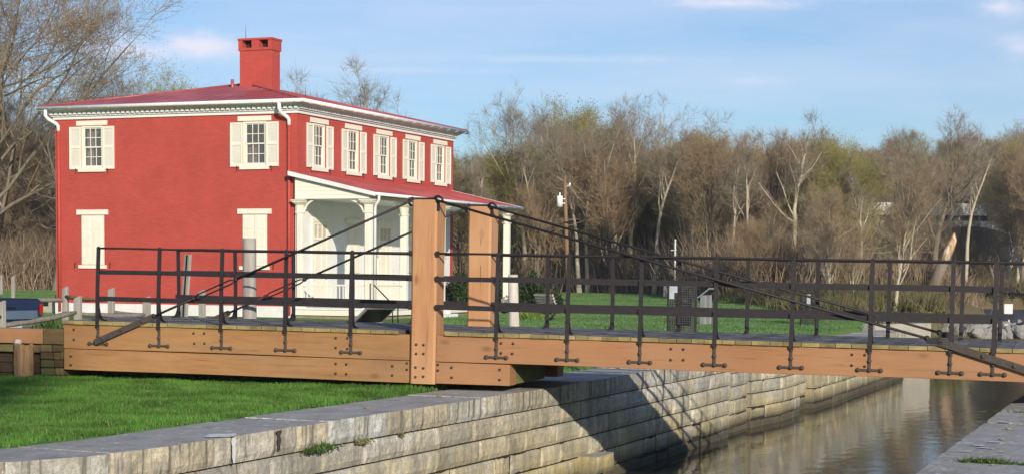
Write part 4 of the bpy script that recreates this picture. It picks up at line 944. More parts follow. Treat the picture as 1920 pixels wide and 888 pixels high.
# doors and shuttered windows under the porch
for y in (52.91, 57.68): blank_window(lambda p: Vector((HX1+.02+p[1]+.03, p[0], p[2])), y, 1.45, 3.1, .44, dogs=False)
def pdoor(y):
    m = MB(); x = HX1+.021
    m.box(x, x+.05, y-.56, y-.45, .362, 3.1); m.box(x, x+.05, y+.45, y+.56, .362, 3.1); m.box(x, x+.06, y-.56, y+.56, 3.102, 3.25)
    fo = m.build('door_frame', m_cream, house)
    m = MB(); m.box(x, x+.03, y-.449, y+.449, .362, 2.50)
    for z0, z1 in ((.55, 1.15), (1.3, 2.35)):
        for s_ in (-1, 1): m.box(x+.03, x+.042, y+s_*.22-.14, y+s_*.22+.14, z0, z1)
    do = m.build('door', m_cream, fo); m = MB(); m.ball((x+.08, y+.36, 1.3), .035); m.build('door_knob', m_iron_h, do)
    m = MB(); m.box(x, x+.04, y-.449, y+.449, 2.52, 2.60); m.box(x, x+.04, y-.449, y+.449, 3.02, 3.10)
    for s_ in (-.43, -.15, .15, .43): m.box(x+.001, x+.041, y+s_-.018, y+s_+.018, 2.601, 3.019)
    m.build('transom', m_cream, fo); m = MB(); m.quad((x+.02, y-.44, 2.6), (x+.02, y+.44, 2.6), (x+.02, y+.44, 3.02), (x+.02, y-.44, 3.02)); m.build('transom_pane', m_curtain, fo, recalc=False)
pdoor(50.45); pdoor(55.30)
m = MB(); m.box(HX0-.05, HX0-.01, 51.15, 52.05, .9, 2.95); m.build('side_door', m_cream, house)

# ------------------------------------------------------------------ things round the house
def iron_rail(name, label, pts, posts, loc, r=.022):
    o = thing(name, label, 'handrail', loc)
    for p in pts: m = MB(); m.tube(p, r, 6); m.build('rail', m_iron_h, o)
    for p in posts: m = MB(); m.tube(p, r, 6); m.build('post', m_iron_h, o)
    return o
m = MB(); sx = HX0-.04
stp = thing('door_steps', 'concrete steps up to the side door on the left wall of the house', 'steps', (HX0-.5, 51.5, 0))
for i in range(4): m.box(sx-1.0-.28*(3-i), sx-.02, 50.7, 52.3, -.1, .2+.2*i) if i == 3 else m.box(sx-1.0-.28*(3-i), sx-1.0-.28*(2-i), 50.7, 52.3, -.1, .2+.2*i)
m.build('treads', m_conc, stp)
hx = HX0-.09
iron_rail('stair_handrail', 'black steel handrail sloping down from the side door at the left of the house', [[(hx, 50.65, 1.30), (hx-.55, 50.65, 1.30), (hx-1.05, 50.65, .62)], [(hx, 50.65, .86), (hx-.45, 50.65, .86), (hx-1.0, 50.65, .18)]], [[(hx-.15, 50.65, .6), (hx-.15, 50.65, 1.3)], [(hx-.55, 50.65, .1), (hx-.55, 50.65, 1.3)], [(hx-1.05, 50.65, 0), (hx-1.05, 50.65, .62)]], (hx-.5, 50.65, 0))
a = at(693, 48); b_ = at(735, 48.5); c = at(745, 46)
iron_rail('stair_handrail', 'thin black handrail in front of the porch steps, behind the wayside panel', [[(a.x+.12, a.y, 1.15), (b_.x, b_.y, .62)]], [[(a.x, a.y, 0), (a.x, a.y, 1.2)], [(c.x, c.y, 0), (c.x, c.y, .62)], [(b_.x, b_.y, 0), (b_.x, b_.y, .62)]], (a.x, a.y, 0), .018)

def log_post(px, D, h, r, mat, label, lean=(0, 0), top=0., cat='post', nm='mooring_post', group=None, ring=True):
    p = at(px, D); z = gz(p.x, p.y); m = MB(); n_ = 16; lv = [-.1, h*.3, h*.6, h*.85, h]; rs = random.Random(int(px)); vs = []
    ph = rs.random()*6
    for j, l in enumerate(lv):
        for i in range(n_):
            a = 2*math.pi*i/n_; rr = r*(1+.05*math.sin(3*a+ph)+.02*math.sin(7*a))*(1-.03*j); vs.append((p.x+rr*math.cos(a)+lean[0]*l, p.y+rr*math.sin(a)+lean[1]*l, z+l+(top*math.cos(a) if j == 4 else 0)))
    m.add(vs, [(j*n_+i, j*n_+(i+1) % n_, (j+1)*n_+(i+1) % n_, (j+1)*n_+i) for j in range(4) for i in range(n_)]+[tuple(range(4*n_, 5*n_))], True)
    o = m.build(nm, mat); o.data.polygons[len(o.data.polygons)-1].use_smooth = False
    return tag(o, label, cat, group)
log_post(467, 27.5, 2.04, .115, m_log, 'thick grey weathered log post standing behind the left half of the bridge')
log_post(965, 29.5, 1.50, .095, m_logp, 'pale peeled log post leaning slightly, right of the far bridge post', (-.035, 0))
p = at(340, 33); m = MB(); m.box(p.x-.055, p.x-.012, p.y-.02, p.y+.05, -.1, 1.62, mat=None); mm_ = Matrix.Translation(p) @ Matrix.Rotation(R(4.5), 4, 'Y') @ Matrix.Rotation(R(-20), 4, 'Z')
gp = thing('marker_post', 'thin leaning grey plank marker post with a dark strip, in front of the red wall', 'post', (p.x, p.y, 0))
m = MB(); m.box(-.075, .075, -.03, .03, -.1, 1.83, mat=mm_); m.build('plank', m_log, gp)
m = MB(); m.box(-.012, .03, -.036, -.031, .3, 1.82, mat=mm_); m.build('dark_strip', m_iron_h, gp)
# split rail fences
def fence(name, label, pts, hts, rails, mats=None):
    p0 = at(*pts[0]); o = thing(name, label, 'fence', (p0.x, p0.y, 0)); rs = random.Random(len(label))
    P = [at(*q) for q in pts]
    for q, h in zip(P, hts):
        z = gz(q.x, q.y); m = MB(); w_ = .075
        m.add([(q.x+sx*w_, q.y+sy*w_*.7, z+zz+(.03*sx if zz > 0 else 0)) for zz in (-.1, h) for sx, sy in ((-1, -1), (1, -1), (1.1, 1), (-.9, 1))], [(0, 1, 2, 3), (4, 5, 6, 7), (0, 1, 5, 4), (1, 2, 6, 5), (2, 3, 7, 6), (3, 0, 4, 7)]); m.build('post', m_log, o, bevel=.015)
    for i, (q, q2) in enumerate(zip(P, P[1:])):
        for (za, zb) in rails[i]:
            m = MB(); a = q+Vector((0, 0, za)); b2 = q2+Vector((0, 0, zb)); pp = []; rr = []
            for k in range(7): t = k/6; pp.append(a.lerp(b2, t)+Vector((0, 0, rs.uniform(-.015, .015)-.03*math.sin(math.pi*t)))); rr.append(rs.uniform(.045, .065)*(.7 if k in (0, 6) else 1))
            m.tube(pp, rr, 5); m.build('rail', (m_railo if mats and mats[i] else m_rail), o)
fence('split_rail_fence', 'nearer split rail fence of sagging grey rails beside the dark blue pickup', [(-120, 33), (2, 35.5), (145, 37), (274, 38)], [.95, .85, .93, .92], [[(.6, .55)], [(.36, .62)], [(.58, .56), (.44, .46)]])
fence('split_rail_fence', 'split rail fence with an orange-brown rail running in front of the house wall', [(-110, 44), (122, 45), (208, 42.5), (378, 42.5)], [1.0, 1.05, 1.05, 1.02], [[(.72, .74)], [(.82, .79)], [(.50, .28)]], [0, 1, 0])
p = at(300, 41); 
m = MB(); a = at(185, 41.3); b_ = at(372, 41.2); m.tube([a+Vector((0, 0, .35)), a.lerp(b_, .5)+Vector((0, 0, .22)), b_+Vector((0, 0, .37))], [.04, .05, .05], 6); fr_ = m.build('loose_rail', m_railo); tag(fr_, 'fallen orange-brown fence rail leaning low between the fence posts', 'rail')
fence('post_and_rail_fence', 'far post and rail fence across the lawn left of the house', [(-90, 98), (2, 100), (24, 80), (118, 100), (250, 100)], [1.1, 1.1, 1.15, 1.1, 1.1], [[(.9, .9)], [], [], [(.8, .8)]])
# wayside interpretive panels
def wayside(px, D, label, w_, h, rot, dep=.55):
    p = at(px, D); o = thing('information_panel', label, 'information panel', (p.x, p.y, gz(p.x, p.y)), rot=(0, 0, rot), local=True)
    T = Matrix.Translation((0, 0, h)) @ Matrix.Rotation(R(35), 4, 'X')
    m = MB(); m.box(-w_/2, w_/2, -dep/2, dep/2, -.02, .02, mat=T); m.box(-w_/2, w_/2, -dep/2, -dep/2+.03, -.05, .03, mat=T); m.build('panel', m_gwood, o, bevel=.006)
    m = MB()
    m.add([T @ Vector(v) for v in ((-w_/2+.04, -dep/2+.04, -.0225), (w_/2-.04, -dep/2+.04, -.0225), (w_/2-.04, dep/2-.04, -.0225), (-w_/2+.04, dep/2-.04, -.0225))], [(0, 1, 2, 3)]); m.build('panel_underside', m_iron_h, o, recalc=False)
    for s_ in (-1, 1): m = MB(); m.box(s_*w_*.32-.05, s_*w_*.32+.05, -.08, .08, -.1, h-.03); m.build('leg', m_gwood, o)
m_gwood = M('grey_painted_metal', (.30, .30, .31), (.24, .24, .25), 4, .5)
wayside(690, 31, 'grey slanted information panel behind the bridge, in front of the porch', .70, .66, R(-112), .85)
wayside(1322, 53, 'grey slanted information panel on the lawn right of the mesh litter bin', .5, .92, R(-105), .62)
# mesh litter bin enclosures
def mesh_mat():
    m, t, p = newmat('black_wire_mesh'); N = t.nodes; L = t.links
    co = N.new('ShaderNodeTexCoord'); w1 = []
    sp = N.new('ShaderNodeSeparateXYZ'); L.new(co.outputs['Object'], sp.inputs[0]); ad = N.new('ShaderNodeMath'); L.new(sp.outputs[0], ad.inputs[0]); L.new(sp.outputs[1], ad.inputs[1])
    def stripe(inp, per, duty):
        a = N.new('ShaderNodeMath'); a.operation = 'DIVIDE'; L.new(inp, a.inputs[0]); a.inputs[1].default_value = per
        f = N.new('ShaderNodeMath'); f.operation = 'FRACT'; L.new(a.outputs[0], f.inputs[0]); g_ = N.new('ShaderNodeMath'); g_.operation = 'LESS_THAN'; L.new(f.outputs[0], g_.inputs[0]); g_.inputs[1].default_value = duty; return g_.outputs[0]
    mx = N.new('ShaderNodeMath'); mx.operation = 'MAXIMUM'; L.new(stripe(ad.outputs[0], .05, .24), mx.inputs[0]); L.new(stripe(sp.outputs[2], .05, .24), mx.inputs[1])
    L.new(mx.outputs[0], p.inputs['Alpha']); p.inputs['Base Color'].default_value = (.015, .015, .015, 1); p.inputs['Roughness'].default_value = .5
    return m
m_mesh = mesh_mat()
def cage(px, D, label, w_, h, rot, extra):
    p = at(px, D); o = thing('litter_bin', label, 'litter bin', (p.x, p.y, gz(p.x, p.y)), rot=(0, 0, rot), local=True); q = w_/2
    m = MB()
    for x in (-q, q):
        for y in (-q, q): m.box(x-.018, x+.018, y-.018, y+.018, -.1, h)
    for z in (.05, h-.035):
        for s_ in (-q, q): m.box(-q+.018, q-.018, s_-.016, s_+.016, z, z+.032); m.box(s_-.016, s_+.016, -q+.018, q-.018, z, z+.032)
    m.build('frame', m_iron_h, o)
    m = MB()
    for s_ in (-q, q): m.quad((-q, s_, .08), (q, s_, .08), (q, s_, h-.03), (-q, s_, h-.03)); m.quad((s_, -q, .08), (s_, q, .08), (s_, q, h-.03), (s_, -q, h-.03))
    m.build('mesh_panels', m_mesh, o, recalc=False)
    m = MB(); rr = q*.62; m.tube([(q*.1, 0, h*.30), (q*.1, 0, h*.66)], [rr*.9, rr], 16); m.tube([(q*.1, 0, h*.665), (q*.1, 0, h*.70), (q*.1, 0, h*.80), (q*.1, 0, h*.84)], [rr*1.05, rr*1.05, rr*.75, rr*.4], 16); m.build('bin', m_binm, o)
    for (x0, x1, z0, z1, mt) in extra: m = MB(); m.box(x0*q, x1*q, -q-.024, -q-.018, z0*h, z1*h); m.build('notice', mt, o)
m_binm = M('black_bin_plastic', (.02, .02, .024), None, 5, .5)
m_paper = M('white_paper_notice', (.42, .44, .48), (.3, .32, .36), 6, .6)
cage(1277, 38, 'black wire mesh litter bin cage with pale notices, standing on the lawn behind the bridge', .60, 1.34, R(18), [(-.95, -.3, .84, .97, m_paper), (-.95, -.6, .74, .84, m_paper)])
cage(1514, 54, 'smaller dark mesh litter bin cage with a white notice, farther off on the lawn', .46, 1.12, R(10), [(-.2, .3, .68, .95, m_paper)])
# electric hookup pedestals
def hookup():
    m_ped = m_white; p = at(1612, 54.5); o = thing('utility_pedestal', 'pair of white utility boxes on a brown wooden post at the end of the lawn', 'utility box', (p.x, p.y, gz(p.x, p.y)), local=True, rot=(0, 0, R(15)))
    m = MB(); m.box(-.05, .06, -.04, .05, -.1, .86); m.build('post', m_rail, o, bevel=.01)
    for x0, x1, z1 in ((-.30, -.09, .86), (.13, .36, .80)):
        m = MB(); m.box(x0, x1, -.09, .09, .30, z1); bx_ = m.build('box', m_white, o, bevel=.02)
        m = MB(); m.box(x0+.05, x1-.07, -.096, -.091, .62, z1-.06); m.build('socket_plate', m_iron_h, bx_)
        m = MB(); m.box((x0+x1)/2-.025, (x0+x1)/2+.025, -.03, .03, -.1, .298); m.build('leg', m_white, o)
    m = MB(); m.box(-.09, .13, -.02, .02, .5, .56); m.box(-.09, .13, -.02, .02, .7, .75); m.build('crosspiece', m_rail, o)
hookup()
# bench
def bench():
    p = at(1034, 57); o = thing('park_bench', 'park bench with pale wooden slats and curved black iron arms, beside the dark shrubs', 'bench', (p.x, p.y, gz(p.x, p.y)), rot=(0, 0, R(138)), local=True)
    W = .66
    for k in range(4): m = MB(); m.box(-W, W, .20+.035*k, .235+.035*k, .48+.095*k, .56+.095*k); m.build('back_slat', m_logp, o)
    for k in range(4): m = MB(); m.box(-W, W, -.25+.11*k, -.165+.11*k, .42, .445); m.build('seat_slat', m_logp, o)
    for s_ in (-1, 1):
        x = s_*(W-.08); m = MB()
        m.tube([(x, .40, .0), (x, .22, .22), (x, .20, .42), (x, .33, .86)], .02, 6); m.tube([(x, -.36, 0), (x, -.30, .12), (x, -.12, .28), (x, .1, .30), (x, .24, .14), (x, .34, 0)], .02, 6)
        m.tube([(x, .25, .62), (x, .05, .66), (x, -.2, .66), (x, -.33, .58), (x, -.28, .42)], .02, 6); m.tube([(x, -.28, .41), (x, .22, .41)], .018, 6); m.build('end_frame', m_iron_h, o)
bench()
# utility pole
def pole():
    p = at(1064, 120); z = gz(p.x, p.y); o = thing('utility_pole', 'tall brown wooden utility pole with a white transformer, at the edge of the woods', 'utility pole', (p.x, p.y, z))
    m = MB(); m.tube([(p.x, p.y, z-.3), (p.x-.35, p.y, z+8.1)], [.17, .11], 10); m.build('pole', M('brown_pole', (.30, .18, .10), (.17, .10, .06), 2, .8, .3, (6, 6, .4)), o)
    x = p.x-.30; m = MB(); m.tube([(x-.36, p.y-.1, z+6.0), (x-.36, p.y-.1, z+6.75)], .21, 12); m.tube([(x-.36, p.y-.1, z+6.75), (x-.36, p.y-.1, z+6.98)], [.07, .05], 8); t_ = m.build('transformer', m_white, o)
    m = MB(); m.box(x-.2, x+.05, p.y-.14, p.y-.06, z+6.2, z+6.27); m.box(x-.2, x+.05, p.y-.14, p.y-.06, z+6.5, z+6.57); m.build('bracket', m_gutter, o)
    m = MB(); m.tube([(x+.02, p.y-.1, z+7.3), (x+.34, p.y-.1, z+7.5)], .025, 5); m.tube([(x+.34, p.y-.1, z+7.38), (x+.38, p.y-.1, z+7.64)], .065, 8); m.build('insulator', m_white, o)
    m = MB(); m.box(x-.02, x+.3, p.y-.2, p.y, z+4.9, z+4.98); m.build('bracket', m_iron_h, o)
pole()
p = at(1263, 112); z = gz(p.x, p.y); o = thing('white_mast', 'slim white mast with a crossbar on a low white cabin by the woods', 'mast', (p.x, p.y, z))
m = MB(); m.tube([(p.x, p.y, z+.9), (p.x, p.y, z+3.7)], .06, 6); m.build('mast', m_white, o); m = MB(); m.bar((p.x-.28, p.y, z+3.0), (p.x+.1, p.y, z+3.02), .05, .05); m.build('crossbar', m_white, o)
m = MB(); m.box(p.x-.62, p.x+.45, p.y-.5, p.y+.6, z, z+.80); m.box(p.x-.7, p.x+.52, p.y-.58, p.y+.68, z+.801, z+.87); m.build('cabin', m_conc, o, bevel=.02)
# white landing wall
a = at(1640, 55.0); b_ = at(1745, 57.0); d = (b_-a).normalized(); nn_ = Vector((-d.y, d.x, 0))
o = thing('landing_wall', 'low pale concrete wall at the water end of the gravel path', 'wall', (a.x, a.y, -.6)); m = MB()
m.add([tuple(q+Vector((0, 0, z))) for z in (-1.6, -.02) for q in (a, b_, b_+nn_*.5, a+nn_*.5)], [(0, 1, 2, 3), (4, 7, 6, 5), (0, 4, 5, 1), (1, 5, 6, 2), (2, 6, 7, 3), (3, 7, 4, 0)]); m.build('concrete', m_conc, o, bevel=.02)
m = MB(); q = a.lerp(b_, .28)-nn_*.012
for s_ in (-.38, .0): m.box(q.x+s_-.11, q.x+s_+.11, q.y-.03, q.y+.0, -.30, -.14)
m.build('scupper', m_iron_h, o)
a2 = at(1690, 54.6); b2 = at(1646, 52); 
# moored marker, dock post and the dark iron thing on the bank
log_post(1884, 78, .62, .12, m_logp, 'pale square-topped dock post at the right edge, above the riprap', (0, 0), 0, 'post', 'dock_post')
p = at(1890, 112); o = thing('channel_marker', 'small white marker box on a short post standing in the lake', 'marker', (p.x, p.y, -1.5)); m = MB(); m.box(p.x-.30, p.x+.22, p.y-.2, p.y+.2, -.9, -.25); m.build('box', m_white, o, bevel=.03); m = MB(); m.tube([(p.x, p.y, -2), (p.x, p.y, -.9)], .05, 6); m.build('post', m_white, o)
p = at(1902, 79); o = thing('mooring_bollard', 'dark rusty two-armed iron mooring cleat on the bank at the right edge', 'mooring cleat', (p.x, p.y, gz(p.x, p.y))); z = gz(p.x, p.y)
m = MB(); m.tube([(p.x-.42, p.y, z+.62), (p.x-.38, p.y, z+.45), (p.x-.1, p.y, z+.42), (p.x+.2, p.y, z+.55), (p.x+.42, p.y, z+.66), (p.x+.50, p.y, z+.60)], [.05, .07, .09, .08, .07, .03], 8); m.tube([(p.x, p.y, z-.1), (p.x+.02, p.y, z+.45)], [.14, .09], 8); m.tube([(p.x+.3, p.y, z+.55), (p.x+.4, p.y, z-.05)], .05, 6); m.build('casting', m_iron, o)
p = at(1850, 178); z = .1; o = thing('red_boat', 'small red boat hull pulled up on the far shore of the lake', 'boat', (p.x, p.y, z))
m = MB(); vs = []
for (x, w_, z0) in ((-1.9, .25, .5), (-1.2, .55, .15), (0, .65, .08), (1.2, .6, .1), (1.9, .5, .2)): vs += [(p.x+x, p.y-w_, z+.75), (p.x+x, p.y, z+z0), (p.x+x, p.y+w_, z+.75)]
m.add(vs, [(i*3+j, i*3+j+1, i*3+j+4, i*3+j+3) for i in range(4) for j in range(2)]+[(0, 2, 1), (12, 13, 14), (0, 3, 6, 9, 12, 14, 11, 8, 5, 2)]); m.build('hull', M('red_gelcoat', (.5, .06, .04), None, 3, .35), o)
m = MB(); m.box(p.x-.5, p.x+.9, p.y-.35, p.y+.35, z+.75, z+1.05); m.build('cuddy', m_white, o, bevel=.05)

# ------------------------------------------------------------------ pickup truck at the left edge
def pickup():
    p = at(20, 39.5); o = thing('pickup_truck', 'dark blue pickup truck parked beyond the split rail fence, tailgate towards the lock', 'pickup truck', (p.x, p.y, -.42), rot=(0, 0, R(76)), local=True)
    m_body = M('dark_blue_paint', (.012, .022, .065), (.011, .02, .06), 2, .28, spec=.6); m_lb = M('grey_blue_panel', (.10, .14, .20), (.08, .11, .16), 3, .35)
    m_chr = M('chrome_bumper', (.55, .56, .6), None, 3, .22, metal=.8); m_tyre = M('tyre_rubber', (.02, .02, .02), None, 9, .85); m_red = M('red_lamp_lens', (.35, .015, .012), None, 4, .2)
    m = MB()     # local: y forward, tail at y=0, width along x
    m.prism([(-.92, .60), (.92, .60), (.95, .85), (.93, 1.18), (.88, 1.24), (-.88, 1.24), (-.93, 1.18), (-.95, .8)], .06, 5.3); m.build('body', m_body, o, bevel=.03)
    m = MB(); m.box(-.78, .78, .0, .058, .77, 1.18); tg = m.build('tailgate', m_body, o, bevel=.02)
    m = MB(); m.box(-.74, .74, -.012, -.001, .80, .99); m.build('trim_panel', m_lb, tg); m = MB(); m.box(-.12, .12, -.02, -.001, 1.03, 1.08); m.build('handle', m_iron_h, tg)
    m = MB()
    vs = [(x*s_, y, z) for (y, z, s_) in ((1.95, 1.24, .86), (2.2, 1.80, .72), (3.3, 1.80, .72), (3.95, 1.24, .86)) for x in (-1, 1)]
    m.add(vs, [(0, 1, 3, 2), (2, 3, 5, 4), (4, 5, 7, 6), (0, 2, 4, 6), (1, 3, 5, 7), (0, 1, 7, 6)]); cabn = m.build('cab', m_body, o, bevel=.04)
    m = MB(); m.add([(-.74, 2.0, 1.32), (.74, 2.0, 1.32), (.64, 2.155, 1.7), (-.64, 2.155, 1.7)], [(0, 1, 2, 3)]); m.build('rear_window', m_glass, cabn, recalc=False)
    m = MB(); m.box(-.95, .95, -.16, -.03, .60, .74); bp_ = m.build('bumper', m_chr, o, bevel=.02)
    m = MB(); m.box(-.17, .17, -.172, -.161, .605, .735); m.build('number_plate', m_paper, bp_)
    for s_ in (-1, 1): m = MB(); m.box(s_*.875-.045, s_*.875+.045, .0, .05, .90, 1.14); m.build('tail_lamp', m_red, o, bevel=.01)
    for s_ in (-1, 1):
        for y in (1.0, 4.4):
            m = MB(); m.tube([(s_*.78, y, .36), (s_*.97, y, .36)], .36, 20); w_ = m.build('wheel', m_tyre, o); m = MB(); m.tube([(s_*.95, y, .36), (s_*.985, y, .36)], .2, 14); m.build('rim', m_chr, w_)
    m = MB(); m.box(-.86, .86, .1, 1.9, 1.241, 1.26); m.build('bed_cover', m_iron_h, o)
pickup()

# ================================================================== trees
def norm(a): return a/np.maximum(np.linalg.norm(a, axis=-1, keepdims=True), 1e-9)
def curves(rng, start, dirs, length, K, up, wob):
    n_ = len(start); P = np.zeros((n_, K, 3)); P[:, 0] = start; d = norm(dirs); step = (length/(K-1))[:, None]
    for k in range(1, K):
        d = norm(d+np.array([0, 0, up])+rng.normal(0, wob, (n_, 3))); P[:, k] = P[:, k-1]+d*step
    return P
def spawn(rng, P, Rr, Ln, m, t0, t1, ang, lratio, rratio, K, up, wob, minr=.004):
    n_, Kp, _ = P.shape; t = (np.arange(m)+rng.random((n_, m)))/m*(t1-t0)+t0; f = t*(Kp-1); i = np.clip(f.astype(int), 0, Kp-2); u = (f-i)[..., None]
    ar = np.arange(n_)[:, None]; A = P[ar, i]; B = P[ar, i+1]; pos = A*(1-u)+B*u; tan = norm(B-A)
    az = rng.uniform(0, 2*np.pi, (n_, m)) ; ref = norm(np.cross(tan, rng.normal(0, 1, (n_, m, 3)))); an = rng.normal(ang, ang*.25, (n_, m))[..., None]
    d = tan*np.cos(an)+ref*np.sin(an)
    rr = (Rr[ar, i]*(1-u[..., 0])+Rr[ar, i+1]*u[..., 0])*rratio; ln = Ln[:, None]*lratio*(1.15-.65*t)*rng.uniform(.7, 1.25, (n_, m))
    start = pos.reshape(-1, 3); C = curves(rng, start, d.reshape(-1, 3), ln.ravel(), K, up, wob); r0 = np.maximum(rr.ravel(), minr)
    RR = r0[:, None]*np.linspace(1, .35, K)[None]; return C, RR, ln.ravel()
def tubes_np(P, Rr, S):
    n_, K, _ = P.shape; T = np.empty_like(P); T[:, 1:-1] = P[:, 2:]-P[:, :-2]; T[:, 0] = P[:, 1]-P[:, 0]; T[:, -1] = P[:, -1]-P[:, -2]; T = norm(T)
    ref = np.where(np.abs(T[:, :1, 2:3]) > .85, np.array([[[1., 0, 0]]]), np.array([[[0, 0, 1.]]])); A = norm(np.cross(T, np.broadcast_to(ref, T.shape))); B = np.cross(T, A)
    a = np.arange(S)*2*np.pi/S; V = P[:, :, None]+(A[:, :, None]*np.cos(a)[:, None]+B[:, :, None]*np.sin(a)[:, None])*Rr[:, :, None, None]
    idx = np.arange(n_*K*S).reshape(n_, K, S); nx_ = np.roll(idx, -1, 2)
    Q = np.stack([idx[:, :-1], nx_[:, :-1], nx_[:, 1:], idx[:, 1:]], -1).reshape(-1, 4); return V.reshape(-1, 3), Q
def merge(parts):
    vs = []; qs = []; ts = []; o = 0
    for v, q, t in parts:
        vs.append(v); 
        if q is not None: qs.append(q+o)
        if t is not None: ts.append(t+o)
        o += len(v)
    return np.concatenate(vs), (np.concatenate(qs) if qs else None), (np.concatenate(ts) if ts else None)
def twigs_np(rng, P, m, ln, wd, ang=.6, up=.25):
    n_, K, _ = P.shape; t = rng.random((n_, m))*.95+.05; f = t*(K-1); i = np.clip(f.astype(int), 0, K-2); u = (f-i)[..., None]; ar = np.arange(n_)[:, None]
    A = P[ar, i]; B = P[ar, i+1]; pos = (A*(1-u)+B*u).reshape(-1, 3); tan = norm(B-A).reshape(-1, 3); N = len(pos)
    d = norm(tan+rng.normal(0, ang, (N, 3))+np.array([0, 0, up])); L = ln*rng.uniform(.4, 1.3, N)[:, None]; s = norm(np.cross(d, rng.normal(0, 1, (N, 3))))*wd/2
    mid = pos+d*L*.55+rng.normal(0, .08, (N, 3))*L; tip = mid+norm(d+rng.normal(0, .35, (N, 3)))*L*.5
    V = np.stack([pos-s, pos+s, mid+s*.7, mid-s*.7, tip], 1).reshape(-1, 3); k = np.arange(N)[:, None]*5
    return V, k+np.array([[0, 1, 2, 3]]), k+np.array([[3, 2, 4]]), tip
def buds_np(rng, tips, m, spread, size):
    c = np.repeat(tips, m, 0)+rng.normal(0, spread, (len(tips)*m, 3)); N = len(c); a = norm(rng.normal(0, 1, (N, 3))); b = norm(np.cross(a, rng.normal(0, 1, (N, 3)))); s = size*rng.uniform(.6, 1.4, N)[:, None]
    V = np.stack([c-a*s, c+b*s*.6, c+a*s, c-b*s*.6], 1).reshape(-1, 3); return V, np.arange(N)[:, None]*4+np.array([[0, 1, 2, 3]])

bark = {
 'pale': M('pale_tan_bark', (.52, .46, .33), (.34, .29, .20), 1.2, .85, .3, (3, 3, .5)),
 'grey': M('grey_brown_bark', (.23, .19, .14), (.14, .115, .085), 1.4, .85, .3, (3, 3, .5)),
 'brown': M('brown_bark', (.18, .135, .09), (.11, .085, .06), 1.4, .85, .3, (3, 3, .5)),
 'moss': M('ivy_green_bark', (.12, .14, .05), (.15, .13, .09), 1.4, .85, .3, (3, 3, .5))}
twig = {
 'brown': leafy('brown_twigs', (.32, .24, .145), (.21, .16, .10), 0), 'grey': leafy('grey_twigs', (.28, .235, .17), (.19, .16, .12), 0),
 'rust': leafy('rusty_twigs', (.34, .235, .13), (.23, .165, .095), 0), 'olive': leafy('olive_budding_twigs', (.29, .25, .10), (.32, .29, .10), .1),
 'pale': leafy('pale_twigs', (.33, .28, .2), (.24, .20, .15), 0)}
bud = {'red': leafy('reddish_buds', (.25, .16, .10), (.18, .12, .08), .2), 'green': leafy('yellow_green_buds', (.30, .27, .085), (.25, .225, .075), .3), 'tan': leafy('tan_buds', (.31, .23, .12), (.24, .18, .10), .2)}
def make_tree(name, seed, H_, r0, style='oval', bk='grey', tw='brown', bd=None, n1=13, n2=6, n3=6, n4=4, nt=4, start=.16, spread=.75, ltw=.75, wtw=.012, nb=2, bsz=.05, lean=(0, 0), forks=1, up=.10, limb=.5, trunkfrac=.80):
    rng = np.random.default_rng(seed); K0 = 10
    t0 = []; dirs = []
    st = np.zeros((forks, 3)); dr = np.zeros((forks, 3)); dr[:, 2] = 1; dr[:, 0] = lean[0]; dr[:, 1] = lean[1]
    if forks > 1:
        a = np.arange(forks)*2*np.pi/forks+rng.random()*6; dr[:, 0] += np.cos(a)*.22; dr[:, 1] += np.sin(a)*.22; st[:, 0] = np.cos(a)*r0*.6; st[:, 1] = np.sin(a)*r0*.6
    L0 = np.full(forks, H_*trunkfrac)*rng.uniform(.88, 1.0, forks); P0 = curves(rng, st, dr, L0, K0, .04, .075)
    P0[:, 0, 2] -= .4
    R0 = r0/math.sqrt(forks)*np.linspace(1, .16, K0)[None]*np.ones((forks, 1)); R0[:, 0] *= 1.35
    parts_t = []; v, q = tubes_np(P0, R0, 9); parts_t.append((v, q, None))
    # limbs
    P1, R1, L1 = spawn(rng, P0, R0, np.full(forks, H_*limb), n1, start, .97, spread, .95, .5, 7, up, .12)
    v, q = tubes_np(P1, R1, 6); parts_t.append((v, q, None))
    P2, R2_, L2 = spawn(rng, P1, R1, L1, n2, .15, 1, .6, .60, .55, 5, up*.8, .15); v, q = tubes_np(P2, R2_, 4)
    pc = [(v, q, None)]
    P3, R3, L3 = spawn(rng, P2, R2_, L2, n3, .12, 1, .6, .58, .5, 4, .08, .17, .006); v, q = tubes_np(P3, R3, 3); pc.append((v, q, None))
    P4, R4_, L4 = spawn(rng, P3, R3, L3, n4, .12, 1, .6, .60, .6, 3, .06, .18, .006)
    v, q = tubes_np(P4, np.maximum(R4_*.8, wtw*.45), 3); pc.append((v, q, None))
    v, q, t, tips = twigs_np(rng, P4, nt, ltw, wtw); pc.append((v, q, t))
    o = bpy.data.objects.new(name, None)
    COL.objects.link(o)
    v, q, t = merge(parts_t); np_mesh('trunk', v, q, mat=bark[bk], parent=o)
    v, q, t = merge(pc)
    c_ = np_mesh('crown', v, q, t, mat=twig[tw], smooth=False, parent=o)
    if bd:
        v, q = buds_np(rng, tips, nb, ltw*.35, bsz); np_mesh('buds', v, q, mat=bud[bd], smooth=False, parent=c_)
    return o
protos = {}
used = set()
def P_(key, **kw): protos[key] = make_tree('bare_tree', **kw)
P_('A', seed=1, H_=15, r0=.30, bk='pale', tw='grey', forks=2, n1=9, n3=5, nt=3, spread=.55, start=.30, up=.14)
P_('B', seed=2, H_=15, r0=.44, bk='pale', tw='grey', forks=3, n1=7, n3=5, nt=3, spread=.6, start=.28)
P_('C', seed=3, H_=14, r0=.24, bk='grey', tw='brown', n1=14, n3=5, spread=.5)
P_('D', seed=4, H_=14, r0=.26, bk='brown', tw='rust', n1=18, spread=.55, limb=.45)
